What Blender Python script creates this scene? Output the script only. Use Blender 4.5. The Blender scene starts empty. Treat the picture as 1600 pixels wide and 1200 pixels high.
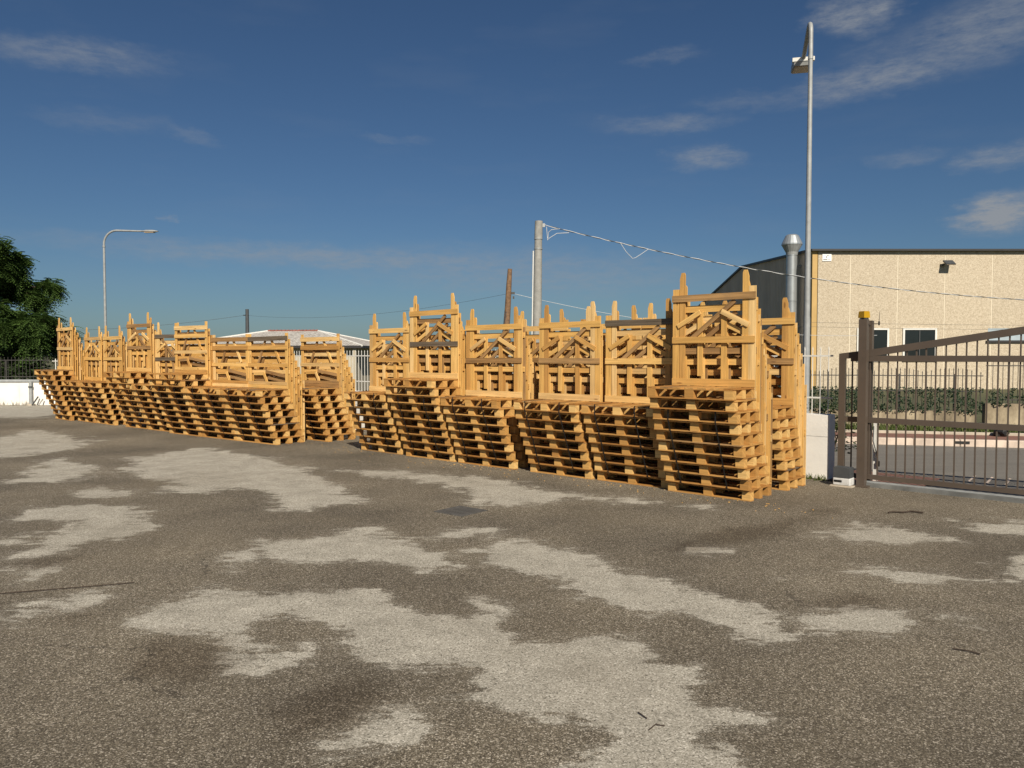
import bpy, math, random
import numpy as np
from mathutils import Vector, Matrix, noise as mnoise

random.seed(7)
scene = bpy.context.scene
col = scene.collection
R = math.radians

# ------------------------------------------------------------------ camera
cam_data = bpy.data.cameras.new('camera')
cam_data.sensor_width = 36.0
cam_data.lens = 1210.0 / 1600.0 * 36.0
cam_data.clip_start = 0.05
cam_data.clip_end = 6000.0
cam = bpy.data.objects.new('camera', cam_data)
cam.location = (0, 0, 1.7)
cam.rotation_euler = (R(90) - math.atan(44 / 1210.0), 0, 0)
col.objects.link(cam)
scene.camera = cam

# ------------------------------------------------------------------ exposure
scene.view_settings.view_transform = 'Standard'
scene.view_settings.look = 'None'
scene.view_settings.gamma = 1.0
scene.view_settings.exposure = 0.30
scene.view_settings.use_curve_mapping = False

# ------------------------------------------------------------------ sun and sky
SUN_AZ = R(10)          # to the right of straight behind the camera
SUN_EL = R(36)
to_sun = Vector((math.sin(SUN_AZ) * math.cos(SUN_EL), -math.cos(SUN_AZ) * math.cos(SUN_EL), math.sin(SUN_EL)))
sun_data = bpy.data.lights.new('sun', 'SUN')
sun_data.energy = 5.0
sun_data.angle = R(0.53)
sun_data.color = (1.0, 0.895, 0.735)
sun = bpy.data.objects.new('sun', sun_data)
sun.rotation_euler = (-to_sun).to_track_quat('-Z', 'Y').to_euler()
sun.location = (10, -20, 30)
col.objects.link(sun)

world = bpy.data.worlds.new('World')
scene.world = world
world.use_nodes = True
wn, wl = world.node_tree.nodes, world.node_tree.links
wn.clear()

# clouds: azimuth, elevation, half width, half height (radians), tilt (deg), strength
CLOUDS = [(-0.512, 0.3225, 0.1114, 0.0138, 3, 0.40), (-0.4753, 0.2617, 0.0736, 0.0107, 2, 0.17), (-0.395, 0.2552, 0.0425, 0.007, -10, 0.2),
 (-0.1948, 0.1211, 0.3817, 0.0134, -1, 0.50), (0.0165, 0.1073, 0.2639, 0.0282, -2, 0.42), (-0.5093, 0.1325, 0.0449, 0.0084, 3, 0.22),
 (0.4068, 0.3772, 0.0503, 0.0189, -8, 0.7), (0.435, 0.3116, 0.1138, 0.0171, 6, 0.62), (0.474, 0.3319, 0.0976, 0.0285, 10, 0.25),
 (0.5418, 0.3419, 0.0848, 0.0332, 8, 0.5), (0.2015, 0.2826, 0.0846, 0.0102, 0, 0.36), (0.2407, 0.2421, 0.0495, 0.0133, 0, 0.5),
 (0.1891, 0.358, 0.0467, 0.0069, 5, 0.2), (0.5605, 0.1543, 0.0485, 0.0185, 2, 1.3), (0.568, 0.2144, 0.056, 0.013, 3, 0.5),
 (0.4695, 0.223, 0.0445, 0.0082, 2, 0.25), (-0.1541, 0.2664, 0.0482, 0.0045, -3, 0.15), (-0.4103, 0.1588, 0.0104, 0.0036, 0, 0.3),
 (0.3007, 0.2992, 0.0726, 0.0098, -5, 0.2)]


def wmath(op, a=None, b=None, c=None):
    n = wn.new('ShaderNodeMath')
    n.operation = op
    for i, v in enumerate((a, b, c)):
        if v is None:
            continue
        if isinstance(v, (int, float)):
            n.inputs[i].default_value = v
        else:
            wl.new(v, n.inputs[i])
    return n.outputs[0]


tc = wn.new('ShaderNodeTexCoord')
sep = wn.new('ShaderNodeSeparateXYZ')
wl.new(tc.outputs['Generated'], sep.inputs[0])
az = wmath('ARCTAN2', sep.outputs['X'], sep.outputs['Y'])
el = wmath('ARCSINE', sep.outputs['Z'])
comb = wn.new('ShaderNodeCombineXYZ')
wl.new(az, comb.inputs[0])
wl.new(el, comb.inputs[1])
# wobble the outlines
wob = wn.new('ShaderNodeTexNoise')
wob.inputs['Scale'].default_value = 22
wob.inputs['Detail'].default_value = 5
wob.inputs['Roughness'].default_value = 0.62
stretch = wn.new('ShaderNodeMapping')
stretch.inputs['Scale'].default_value = (1.0, 2.2, 1.0)
wl.new(comb.outputs[0], stretch.inputs[0])
wl.new(stretch.outputs[0], wob.inputs['Vector'])
wsub = wn.new('ShaderNodeVectorMath')
wsub.operation = 'SUBTRACT'
wl.new(wob.outputs['Color'], wsub.inputs[0])
wsub.inputs[1].default_value = (0.5, 0.5, 0.5)
wmul = wn.new('ShaderNodeVectorMath')
wmul.operation = 'MULTIPLY'
wl.new(wsub.outputs[0], wmul.inputs[0])
wmul.inputs[1].default_value = (0.10, 0.028, 0)
wadd = wn.new('ShaderNodeVectorMath')
wadd.operation = 'ADD'
wl.new(comb.outputs[0], wadd.inputs[0])
wl.new(wmul.outputs[0], wadd.inputs[1])
total = None
for (caz, cel, rx, ry, rot, s) in CLOUDS:
    mp = wn.new('ShaderNodeMapping')
    mp.vector_type = 'TEXTURE'
    mp.inputs['Location'].default_value = (caz, cel, 0)
    mp.inputs['Rotation'].default_value = (0, 0, R(rot))
    mp.inputs['Scale'].default_value = (rx * 1.15, ry * 1.35, 1)
    wl.new(wadd.outputs[0], mp.inputs[0])
    ln = wn.new('ShaderNodeVectorMath')
    ln.operation = 'LENGTH'
    wl.new(mp.outputs[0], ln.inputs[0])
    mr = wn.new('ShaderNodeMapRange')
    mr.interpolation_type = 'SMOOTHSTEP'
    mr.inputs['From Min'].default_value = 1.15
    mr.inputs['From Max'].default_value = 0.15
    mr.inputs['To Min'].default_value = 0
    mr.inputs['To Max'].default_value = s
    wl.new(ln.outputs['Value'], mr.inputs['Value'])
    total = mr.outputs[0] if total is None else wmath('MAXIMUM', total, mr.outputs[0])
fb = wn.new('ShaderNodeTexNoise')
fb.inputs['Scale'].default_value = 34
fb.inputs['Detail'].default_value = 7
fb.inputs['Roughness'].default_value = 0.68
st2 = wn.new('ShaderNodeMapping')
st2.inputs['Scale'].default_value = (1.0, 3.2, 1.0)
st2.inputs['Rotation'].default_value = (0, 0, R(-6))
wl.new(comb.outputs[0], st2.inputs[0])
wl.new(st2.outputs[0], fb.inputs['Vector'])
fbr = wn.new('ShaderNodeMapRange')
fbr.inputs['From Min'].default_value = 0.30
fbr.inputs['From Max'].default_value = 0.62
fbr.inputs['To Min'].default_value = 0.22
fbr.inputs['To Max'].default_value = 1.0
wl.new(fb.outputs['Fac'], fbr.inputs['Value'])
# thin cirrus veil that goes on all round the sky
ci = wn.new('ShaderNodeTexNoise')
ci.inputs['Scale'].default_value = 5.0
ci.inputs['Detail'].default_value = 8
ci.inputs['Roughness'].default_value = 0.55
st3 = wn.new('ShaderNodeMapping')
st3.inputs['Scale'].default_value = (1.0, 4.0, 1.0)
wl.new(comb.outputs[0], st3.inputs[0])
wl.new(st3.outputs[0], ci.inputs['Vector'])
cir = wn.new('ShaderNodeMapRange')
cir.inputs['From Min'].default_value = 0.52
cir.inputs['From Max'].default_value = 0.85
cir.inputs['To Min'].default_value = 0.0
cir.inputs['To Max'].default_value = 0.08
wl.new(ci.outputs['Fac'], cir.inputs['Value'])
alpha = wmath('MULTIPLY', total, fbr.outputs[0])
alpha = wmath('ADD', alpha, cir.outputs[0])
alpha = wmath('MINIMUM', alpha, 0.9)

sky = wn.new('ShaderNodeTexSky')
sky.sky_type = 'NISHITA'
sky.sun_disc = False
sky.sun_elevation = SUN_EL
sky.sun_rotation = math.pi - SUN_AZ
sky.air_density = 1.0
sky.dust_density = 0.6
sky.ozone_density = 3.0
sky.altitude = 100
tint = wn.new('ShaderNodeMix')
tint.data_type = 'RGBA'
tint.blend_type = 'MULTIPLY'
tint.inputs['Factor'].default_value = 1.0
wl.new(sky.outputs[0], tint.inputs['A'])
tint.inputs['B'].default_value = (0.50, 0.645, 0.785, 1)
cmix = wn.new('ShaderNodeMix')
cmix.data_type = 'RGBA'
wl.new(alpha, cmix.inputs['Factor'])
wl.new(tint.outputs['Result'], cmix.inputs['A'])
cmix.inputs['B'].default_value = (4.6, 4.9, 5.3, 1)
bg = wn.new('ShaderNodeBackground')
bg.inputs['Strength'].default_value = 0.05
wl.new(cmix.outputs['Result'], bg.inputs['Color'])
wo = wn.new('ShaderNodeOutputWorld')
wl.new(bg.outputs[0], wo.inputs['Surface'])


# ================================================================== helpers
def tag(o, label=None, cat=None, group=None, kind=None):
    if label:
        o['label'] = label
    if cat:
        o['category'] = cat
    if group:
        o['group'] = group
    if kind:
        o['kind'] = kind
    return o


def empty(name, loc=(0, 0, 0), rz=0.0, label=None, cat=None, group=None):
    o = bpy.data.objects.new(name, None)
    o.empty_display_size = 0.2
    o.location = loc
    o.rotation_euler = (0, 0, rz)
    col.objects.link(o)
    return tag(o, label, cat, group)


class MB:
    """collects faces and builds one mesh object"""
    def __init__(self):
        self.v, self.f, self.uv = [], [], []

    def quadface(self, pts, uvs=None):
        b = len(self.v)
        self.v += [tuple(p) for p in pts]
        self.f.append(tuple(range(b, b + len(pts))))
        self.uv += uvs if uvs else [(0, 0)] * len(pts)

    def box(self, c, s, rot=None):
        """axis box, uv in metres with u along the longest side"""
        hx, hy, hz = s[0] / 2, s[1] / 2, s[2] / 2
        P = [Vector((x, y, z)) for x in (-hx, hx) for y in (-hy, hy) for z in (-hz, hz)]
        faces = [(0, 1, 3, 2), (4, 6, 7, 5), (0, 4, 5, 1), (2, 3, 7, 6), (0, 2, 6, 4), (1, 5, 7, 3)]
        long = max(range(3), key=lambda i: s[i])
        oth = [i for i in range(3) if i != long]
        b = len(self.v)
        for p in P:
            q = (rot @ p) if rot is not None else p
            self.v.append((q[0] + c[0], q[1] + c[1], q[2] + c[2]))
        for f in faces:
            self.f.append(tuple(b + i for i in f))
            self.uv += [(P[i][long], P[i][oth[0]] + P[i][oth[1]] * 1.3) for i in f]
        return self

    def prism(self, poly, y0, y1, axis='Y'):
        """polygon in (x,z) (counter-clockwise seen from -Y) pushed from y0 to y1"""
        n = len(poly)
        b = len(self.v)
        for yy in (y0, y1):
            for (x, z) in poly:
                if axis == 'Y':
                    self.v.append((x, yy, z))
                elif axis == 'X':
                    self.v.append((yy, x, z))
                else:
                    self.v.append((x, z, yy))
        fs = [tuple(range(b, b + n)), tuple(range(b + 2 * n - 1, b + n - 1, -1))]
        for i in range(n):
            j = (i + 1) % n
            fs.append((b + i, b + n + i, b + n + j, b + j))
        for f in fs:
            self.f.append(f)
            for i in f:
                p = self.v[i]
                self.uv.append((p[2], p[0] + p[1] * 1.3))
        return self

    def tube(self, pts, rad, seg=8, cap=True):
        pts = [Vector(p) for p in pts]
        if not isinstance(rad, (list, tuple)):
            rad = [rad] * len(pts)
        b = len(self.v)
        prev = None
        for i, p in enumerate(pts):
            d = (pts[min(i + 1, len(pts) - 1)] - pts[max(i - 1, 0)])
            if d.length < 1e-9:
                d = Vector((0, 0, 1))
            d.normalize()
            if prev is None:
                a = d.orthogonal().normalized()
            else:
                a = (prev - d * prev.dot(d))
                a = a.normalized() if a.length > 1e-6 else d.orthogonal().normalized()
            prev = a
            c = d.cross(a)
            for k in range(seg):
                t = 2 * math.pi * k / seg
                q = p + (a * math.cos(t) + c * math.sin(t)) * rad[i]
                self.v.append(tuple(q))
        for i in range(len(pts) - 1):
            for k in range(seg):
                k2 = (k + 1) % seg
                self.f.append((b + i * seg + k, b + i * seg + k2, b + (i + 1) * seg + k2, b + (i + 1) * seg + k))
                self.uv += [(k / seg, i), ((k + 1) / seg, i), ((k + 1) / seg, i + 1), (k / seg, i + 1)]
        if cap:
            n0 = len(self.v)
            last = (len(pts) - 1) * seg
            self.v += [self.v[b + k] for k in range(seg)] + [self.v[b + last + k] for k in range(seg)]
            self.f.append(tuple(n0 + k for k in range(seg))[::-1])
            self.f.append(tuple(n0 + seg + k for k in range(seg)))
            self.uv += [(0, 0)] * (2 * seg)
        return self

    def mesh(self, name, mat, smooth=False):
        me = bpy.data.meshes.new(name)
        me.from_pydata(self.v, [], self.f)
        uvl = me.uv_layers.new(name='grain')
        flat = [c for uv in self.uv for c in uv]
        uvl.data.foreach_set('uv', flat)
        if mat:
            me.materials.append(mat)
        if smooth:
            me.polygons.foreach_set('use_smooth', [len(f) == 4 for f in self.f])
        me.update()
        return me

    def build(self, name, mat, parent=None, smooth=False, loc=(0, 0, 0), rot=(0, 0, 0)):
        return link(name, self.mesh(name, mat, smooth), parent, loc, rot)


def link(name, me, parent=None, loc=(0, 0, 0), rot=(0, 0, 0), mat=None):
    o = bpy.data.objects.new(name, me)
    o.location = loc
    o.rotation_euler = rot
    o.parent = parent
    col.objects.link(o)
    if mat is not None:
        o.material_slots[0].link = 'OBJECT'
        o.material_slots[0].material = mat
    return o


def boxmesh(s, mat, name='part'):
    return MB().box((0, 0, 0), s).mesh(name, mat)


def bevel_box(s, mat, bev=0.01, name='part'):
    import bmesh
    bm = bmesh.new()
    bmesh.ops.create_cube(bm, size=1.0)
    bmesh.ops.scale(bm, vec=s, verts=bm.verts)
    bmesh.ops.bevel(bm, geom=list(bm.edges), offset=bev, segments=1, affect='EDGES', clamp_overlap=True)
    me = bpy.data.meshes.new(name)
    bm.to_mesh(me)
    bm.free()
    me.materials.append(mat)
    return me


# ================================================================== materials
class NT:
    def __init__(self, name):
        self.m = bpy.data.materials.new(name)
        self.m.use_nodes = True
        self.n, self.l = self.m.node_tree.nodes, self.m.node_tree.links
        self.n.clear()
        self.out = self.n.new('ShaderNodeOutputMaterial')
        self.b = self.n.new('ShaderNodeBsdfPrincipled')
        self.l.new(self.b.outputs[0], self.out.inputs['Surface'])

    def set(self, k, v):
        s = self.b.inputs[k]
        if hasattr(v, 'links') or isinstance(v, bpy.types.NodeSocket):
            self.l.new(v, s)
        else:
            s.default_value = v

    def coord(self, kind='Object'):
        t = self.n.new('ShaderNodeTexCoord')
        return t.outputs[kind]

    def mapping(self, vec, scale=(1, 1, 1), loc=(0, 0, 0), rot=(0, 0, 0)):
        m = self.n.new('ShaderNodeMapping')
        self.l.new(vec, m.inputs[0])
        m.inputs['Scale'].default_value = scale
        m.inputs['Location'].default_value = loc
        m.inputs['Rotation'].default_value = rot
        return m.outputs[0]

    def noise(self, vec, scale, detail=4, rough=0.55, dist=0.0, out='Fac'):
        t = self.n.new('ShaderNodeTexNoise')
        if vec is not None:
            self.l.new(vec, t.inputs['Vector'])
        t.inputs['Scale'].default_value = scale
        t.inputs['Detail'].default_value = detail
        t.inputs['Roughness'].default_value = rough
        t.inputs['Distortion'].default_value = dist
        return t.outputs[out]

    def voronoi(self, vec, scale, out='Color', feature='F1', rand=1.0):
        t = self.n.new('ShaderNodeTexVoronoi')
        t.feature = feature
        if vec is not None:
            self.l.new(vec, t.inputs['Vector'])
        t.inputs['Scale'].default_value = scale
        t.inputs['Randomness'].default_value = rand
        return t.outputs[out]

    def ramp(self, fac, stops):
        r = self.n.new('ShaderNodeValToRGB')
        e = r.color_ramp.elements
        e[0].position, e[0].color = stops[0][0], (*stops[0][1], 1)
        e[1].position, e[1].color = stops[-1][0], (*stops[-1][1], 1)
        for p, c in stops[1:-1]:
            x = e.new(p)
            x.color = (*c, 1)
        self.l.new(fac, r.inputs[0])
        return r.outputs[0]

    def mr(self, v, a, b, c=0.0, d=1.0, smooth=False):
        m = self.n.new('ShaderNodeMapRange')
        if smooth:
            m.interpolation_type = 'SMOOTHSTEP'
        self.l.new(v, m.inputs[0])
        m.inputs[1].default_value, m.inputs[2].default_value = a, b
        m.inputs[3].default_value, m.inputs[4].default_value = c, d
        return m.outputs[0]

    def mix(self, fac, a, b, mode='MIX'):
        m = self.n.new('ShaderNodeMix')
        m.data_type = 'RGBA'
        m.blend_type = mode
        for k, v in (('Factor', fac), ('A', a), ('B', b)):
            s = m.inputs[k]
            if k == 'Factor':
                s = m.inputs[0]
            elif k == 'A':
                s = m.inputs[6]
            else:
                s = m.inputs[7]
            if isinstance(v, bpy.types.NodeSocket):
                self.l.new(v, s)
            elif isinstance(v, (int, float)):
                s.default_value = v
            else:
                s.default_value = (*v, 1)
        return m.outputs[2]

    def math(self, op, a, b=None):
        m = self.n.new('ShaderNodeMath')
        m.operation = op
        for i, v in enumerate((a, b)):
            if v is None:
                continue
            if isinstance(v, bpy.types.NodeSocket):
                self.l.new(v, m.inputs[i])
            else:
                m.inputs[i].default_value = v
        return m.outputs[0]

    def bump(self, h, strength=0.3, dist=0.01):
        b = self.n.new('ShaderNodeBump')
        b.inputs['Strength'].default_value = strength
        b.inputs['Distance'].default_value = dist
        self.l.new(h, b.inputs['Height'])
        self.l.new(b.outputs[0], self.b.inputs['Normal'])

    def rand(self):
        return self.n.new('ShaderNodeObjectInfo').outputs['Random']


def plain(name, c, rough=0.6, metal=0.0, var=0.12, scale=3.0, bump=0.0, bscale=60, rnd=0.0, spec=0.5):
    t = NT(name)
    co = t.coord('Object')
    n = t.noise(co, scale, 5, 0.6)
    lo = tuple(x * (1 - var) for x in c)
    hi = tuple(min(1, x * (1 + var)) for x in c)
    colr = t.ramp(n, [(0.3, lo), (0.7, hi)])
    if rnd:
        k = t.mr(t.rand(), 0, 1, 1 - rnd, 1 + rnd)
        cb = t.n.new('ShaderNodeCombineXYZ')
        for i in range(3):
            t.l.new(k, cb.inputs[i])
        colr = t.mix(1.0, colr, cb.outputs[0], 'MULTIPLY')
    t.set('Base Color', colr)
    t.set('Roughness', rough)
    t.set('Metallic', metal)
    t.set('Specular IOR Level', spec)
    if bump:
        t.bump(t.noise(co, bscale, 4, 0.6), bump, 0.01)
    return t.m


def wood(name, stops, rough=0.62, grain=0.22, knots=True, stain=0.0):
    """sawn softwood; grain along the uv's u, every piece its own tone"""
    t = NT(name)
    uv = t.n.new('ShaderNodeUVMap')
    uv.uv_map = 'grain'
    rnd = t.rand()
    off = t.n.new('ShaderNodeCombineXYZ')
    t.l.new(t.math('MULTIPLY', rnd, 37.0), off.inputs[0])
    t.l.new(t.math('MULTIPLY', rnd, 91.0), off.inputs[1])
    add = t.n.new('ShaderNodeVectorMath')
    add.operation = 'ADD'
    t.l.new(uv.outputs[0], add.inputs[0])
    t.l.new(off.outputs[0], add.inputs[1])
    base = t.ramp(rnd, stops)
    g1 = t.noise(t.mapping(add.outputs[0], (1.6, 34, 1)), 1.0, 5, 0.6, 0.6)
    g2 = t.noise(t.mapping(add.outputs[0], (0.9, 5, 1)), 1.6, 3, 0.5, 0.3)
    gcol = t.ramp(g1, [(0.3, (1 - grain * 1.6,) * 3), (0.62, (1.03, 1.03, 1.03))])
    c = t.mix(1.0, base, gcol, 'MULTIPLY')
    c2 = t.ramp(g2, [(0.3, (0.84, 0.80, 0.74)), (0.65, (1.05, 1.04, 1.02))])
    c = t.mix(0.8, c, c2, 'MULTIPLY')
    if knots:
        kv = t.n.new('ShaderNodeTexVoronoi')
        kv.feature = 'F1'
        t.l.new(t.mapping(add.outputs[0], (3.2, 11, 1)), kv.inputs['Vector'])
        kv.inputs['Scale'].default_value = 1.0
        kf = t.mr(kv.outputs['Distance'], 0.10, 0.17, 0.75, 0.0, True)
        sepc = t.n.new('ShaderNodeSeparateColor')
        t.l.new(kv.outputs['Color'], sepc.inputs[0])
        kf = t.math('MULTIPLY', kf, t.math('GREATER_THAN', sepc.outputs[0], 0.55))
        c = t.mix(kf, c, (0.17, 0.075, 0.025))
    if stain:
        s = t.noise(t.mapping(add.outputs[0], (2.5, 6, 1)), 1.5, 5, 0.65)
        sf = t.mr(s, 0.5, 0.72, 0, stain, True)
        c = t.mix(sf, c, (0.16, 0.12, 0.085))
    t.set('Base Color', c)
    t.set('Roughness', rough)
    t.set('Specular IOR Level', 0.25)
    t.bump(g1, 0.25, 0.004)
    return t.m


M = {}
M['fir'] = wood('fir boards', [(0.0, (0.47, 0.255, 0.08)), (0.12, (0.60, 0.345, 0.11)), (0.4, (0.69, 0.415, 0.13)), (0.75, (0.77, 0.49, 0.175)), (0.92, (0.80, 0.56, 0.26)), (1.0, (0.56, 0.36, 0.15))])
M['base'] = wood('pallet base wood', [(0.0, (0.35, 0.160, 0.042)), (0.4, (0.49, 0.252, 0.074)), (0.75, (0.60, 0.335, 0.108)), (1.0, (0.41, 0.20, 0.058))], grain=0.25, stain=0.25)
M['block'] = wood('pallet block wood', [(0.0, (0.42, 0.215, 0.062)), (0.3, (0.56, 0.315, 0.098)), (0.7, (0.67, 0.405, 0.14)), (1.0, (0.75, 0.50, 0.20))], grain=0.2, stain=0.2)
M['aged'] = wood('aged brown boards', [(0.0, (0.30, 0.17, 0.07)), (0.5, (0.38, 0.225, 0.095)), (1.0, (0.44, 0.27, 0.12))], grain=0.3, stain=0.4)
M['grey'] = wood('weathered grey boards', [(0.0, (0.145, 0.115, 0.085)), (1.0, (0.17, 0.135, 0.10))], grain=0.35, stain=0.3)
M['strap'] = plain('black strap', (0.012, 0.012, 0.013), 0.4, var=0.05)
M['white_paint'] = plain('white painted wall', (0.74, 0.72, 0.68), 0.85, var=0.09, scale=2.2, bump=0.25, bscale=45)
M['white_metal'] = plain('white painted steel', (0.66, 0.66, 0.63), 0.45, var=0.08, scale=6)
M['gate'] = plain('taupe painted steel', (0.085, 0.066, 0.052), 0.42, var=0.10, scale=4, bump=0.05, bscale=180)
M['galv'] = plain('galvanised steel', (0.30, 0.315, 0.32), 0.55, 0.15, var=0.16, scale=7)
M['duct'] = plain('bright duct steel', (0.36, 0.39, 0.41), 0.42, 0.55, var=0.12, scale=3)
M['dark_metal'] = plain('dark fence steel', (0.045, 0.042, 0.040), 0.6, var=0.15)
M['trim'] = plain('dark roof flashing', (0.028, 0.027, 0.028), 0.5, var=0.1)
M['concrete'] = plain('pole concrete', (0.27, 0.27, 0.255), 0.85, var=0.2, scale=5, bump=0.3, bscale=50)
M['pole_wood'] = plain('old pole timber', (0.17, 0.10, 0.055), 0.85, var=0.4, scale=9, bump=0.5, bscale=25)
M['cable'] = plain('grey cable', (0.50, 0.52, 0.54), 0.5, var=0.2)
M['wire'] = plain('dark wire', (0.05, 0.05, 0.055), 0.6, var=0.1)
M['yellow'] = plain('yellow beacon plastic', (0.42, 0.24, 0.006), 0.3, var=0.06)
M['box_grey'] = plain('dark grey plastic', (0.055, 0.06, 0.065), 0.55, var=0.15, scale=8)
M['box_white'] = plain('dirty white plastic', (0.52, 0.53, 0.53), 0.55, var=0.2, scale=12)
M['glass'] = plain('dark window glass', (0.012, 0.016, 0.018), 0.08, var=0.3, scale=0.7)
M['pale_glass'] = plain('pale window glass', (0.35, 0.42, 0.47), 0.12, var=0.1)
M['ochre'] = plain('ochre corner paint', (0.47, 0.315, 0.125), 0.85, var=0.08, scale=2, bump=0.1)
M['side'] = plain('grey wall sheet', (0.60, 0.50, 0.39), 0.7, var=0.1, scale=0.8, rnd=0.06)
M['lens'] = plain('lamp lens', (0.42, 0.33, 0.24), 0.35, var=0.1)
M['kerb'] = plain('pale kerb stone', (0.52, 0.43, 0.36), 0.9, var=0.2, scale=5, bump=0.3, bscale=60, rnd=0.12)
M['edging'] = plain('concrete edging', (0.42, 0.37, 0.30), 0.9, var=0.2, scale=4, bump=0.2)
M['cast_iron'] = plain('cast iron', (0.075, 0.072, 0.070), 0.6, 0.4, var=0.3, scale=12)
M['drain'] = plain('dusty drain iron', (0.085, 0.082, 0.078), 0.8, 0.1, var=0.35, scale=14)
M['black'] = plain('black', (0.008, 0.008, 0.008), 0.6)
M['bark'] = plain('bark', (0.075, 0.052, 0.035), 0.9, var=0.35, scale=12, bump=0.6, bscale=30)
M['twig'] = plain('dry twig', (0.05, 0.035, 0.025), 0.9, var=0.3, scale=20)
M['ridge'] = plain('red ridge tile', (0.24, 0.085, 0.065), 0.8, var=0.25, scale=6, rnd=0.2)
M['plaster'] = plain('house plaster', (0.40, 0.36, 0.28), 0.9, var=0.12)
M['plaque'] = plain('white plaque', (0.8, 0.8, 0.8), 0.5, var=0.02)
M['track'] = plain('grey track steel', (0.17, 0.175, 0.17), 0.55, 0.3, var=0.35, scale=4)


def leafmat(name, c, hi, trans=0.25):
    t = NT(name)
    uv = t.n.new('ShaderNodeUVMap')
    uv.uv_map = 'grain'
    s = t.n.new('ShaderNodeSeparateXYZ')
    t.l.new(uv.outputs[0], s.inputs[0])
    colr = t.ramp(s.outputs[0], [(0.0, c), (1.0, hi)])
    t.set('Base Color', colr)
    t.set('Roughness', 0.55)
    t.set('Specular IOR Level', 0.3)
    tr = t.n.new('ShaderNodeBsdfTranslucent')
    t.l.new(colr, tr.inputs[0])
    mx = t.n.new('ShaderNodeMixShader')
    mx.inputs[0].default_value = trans
    t.l.new(t.b.outputs[0], mx.inputs[1])
    t.l.new(tr.outputs[0], mx.inputs[2])
    t.l.new(mx.outputs[0], t.out.inputs['Surface'])
    return t.m


M['leaf'] = leafmat('tree leaf', (0.034, 0.068, 0.016), (0.09, 0.155, 0.036))
M['bush'] = leafmat('bush leaf', (0.020, 0.036, 0.012), (0.045, 0.075, 0.022))
M['ivy'] = leafmat('plastic ivy leaf', (0.008, 0.022, 0.011), (0.024, 0.052, 0.022), 0.1)
M['grass'] = leafmat('grass blade', (0.045, 0.075, 0.018), (0.13, 0.15, 0.045))
M['dry'] = leafmat('dry weed', (0.16, 0.12, 0.05), (0.10, 0.11, 0.035))


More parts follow.
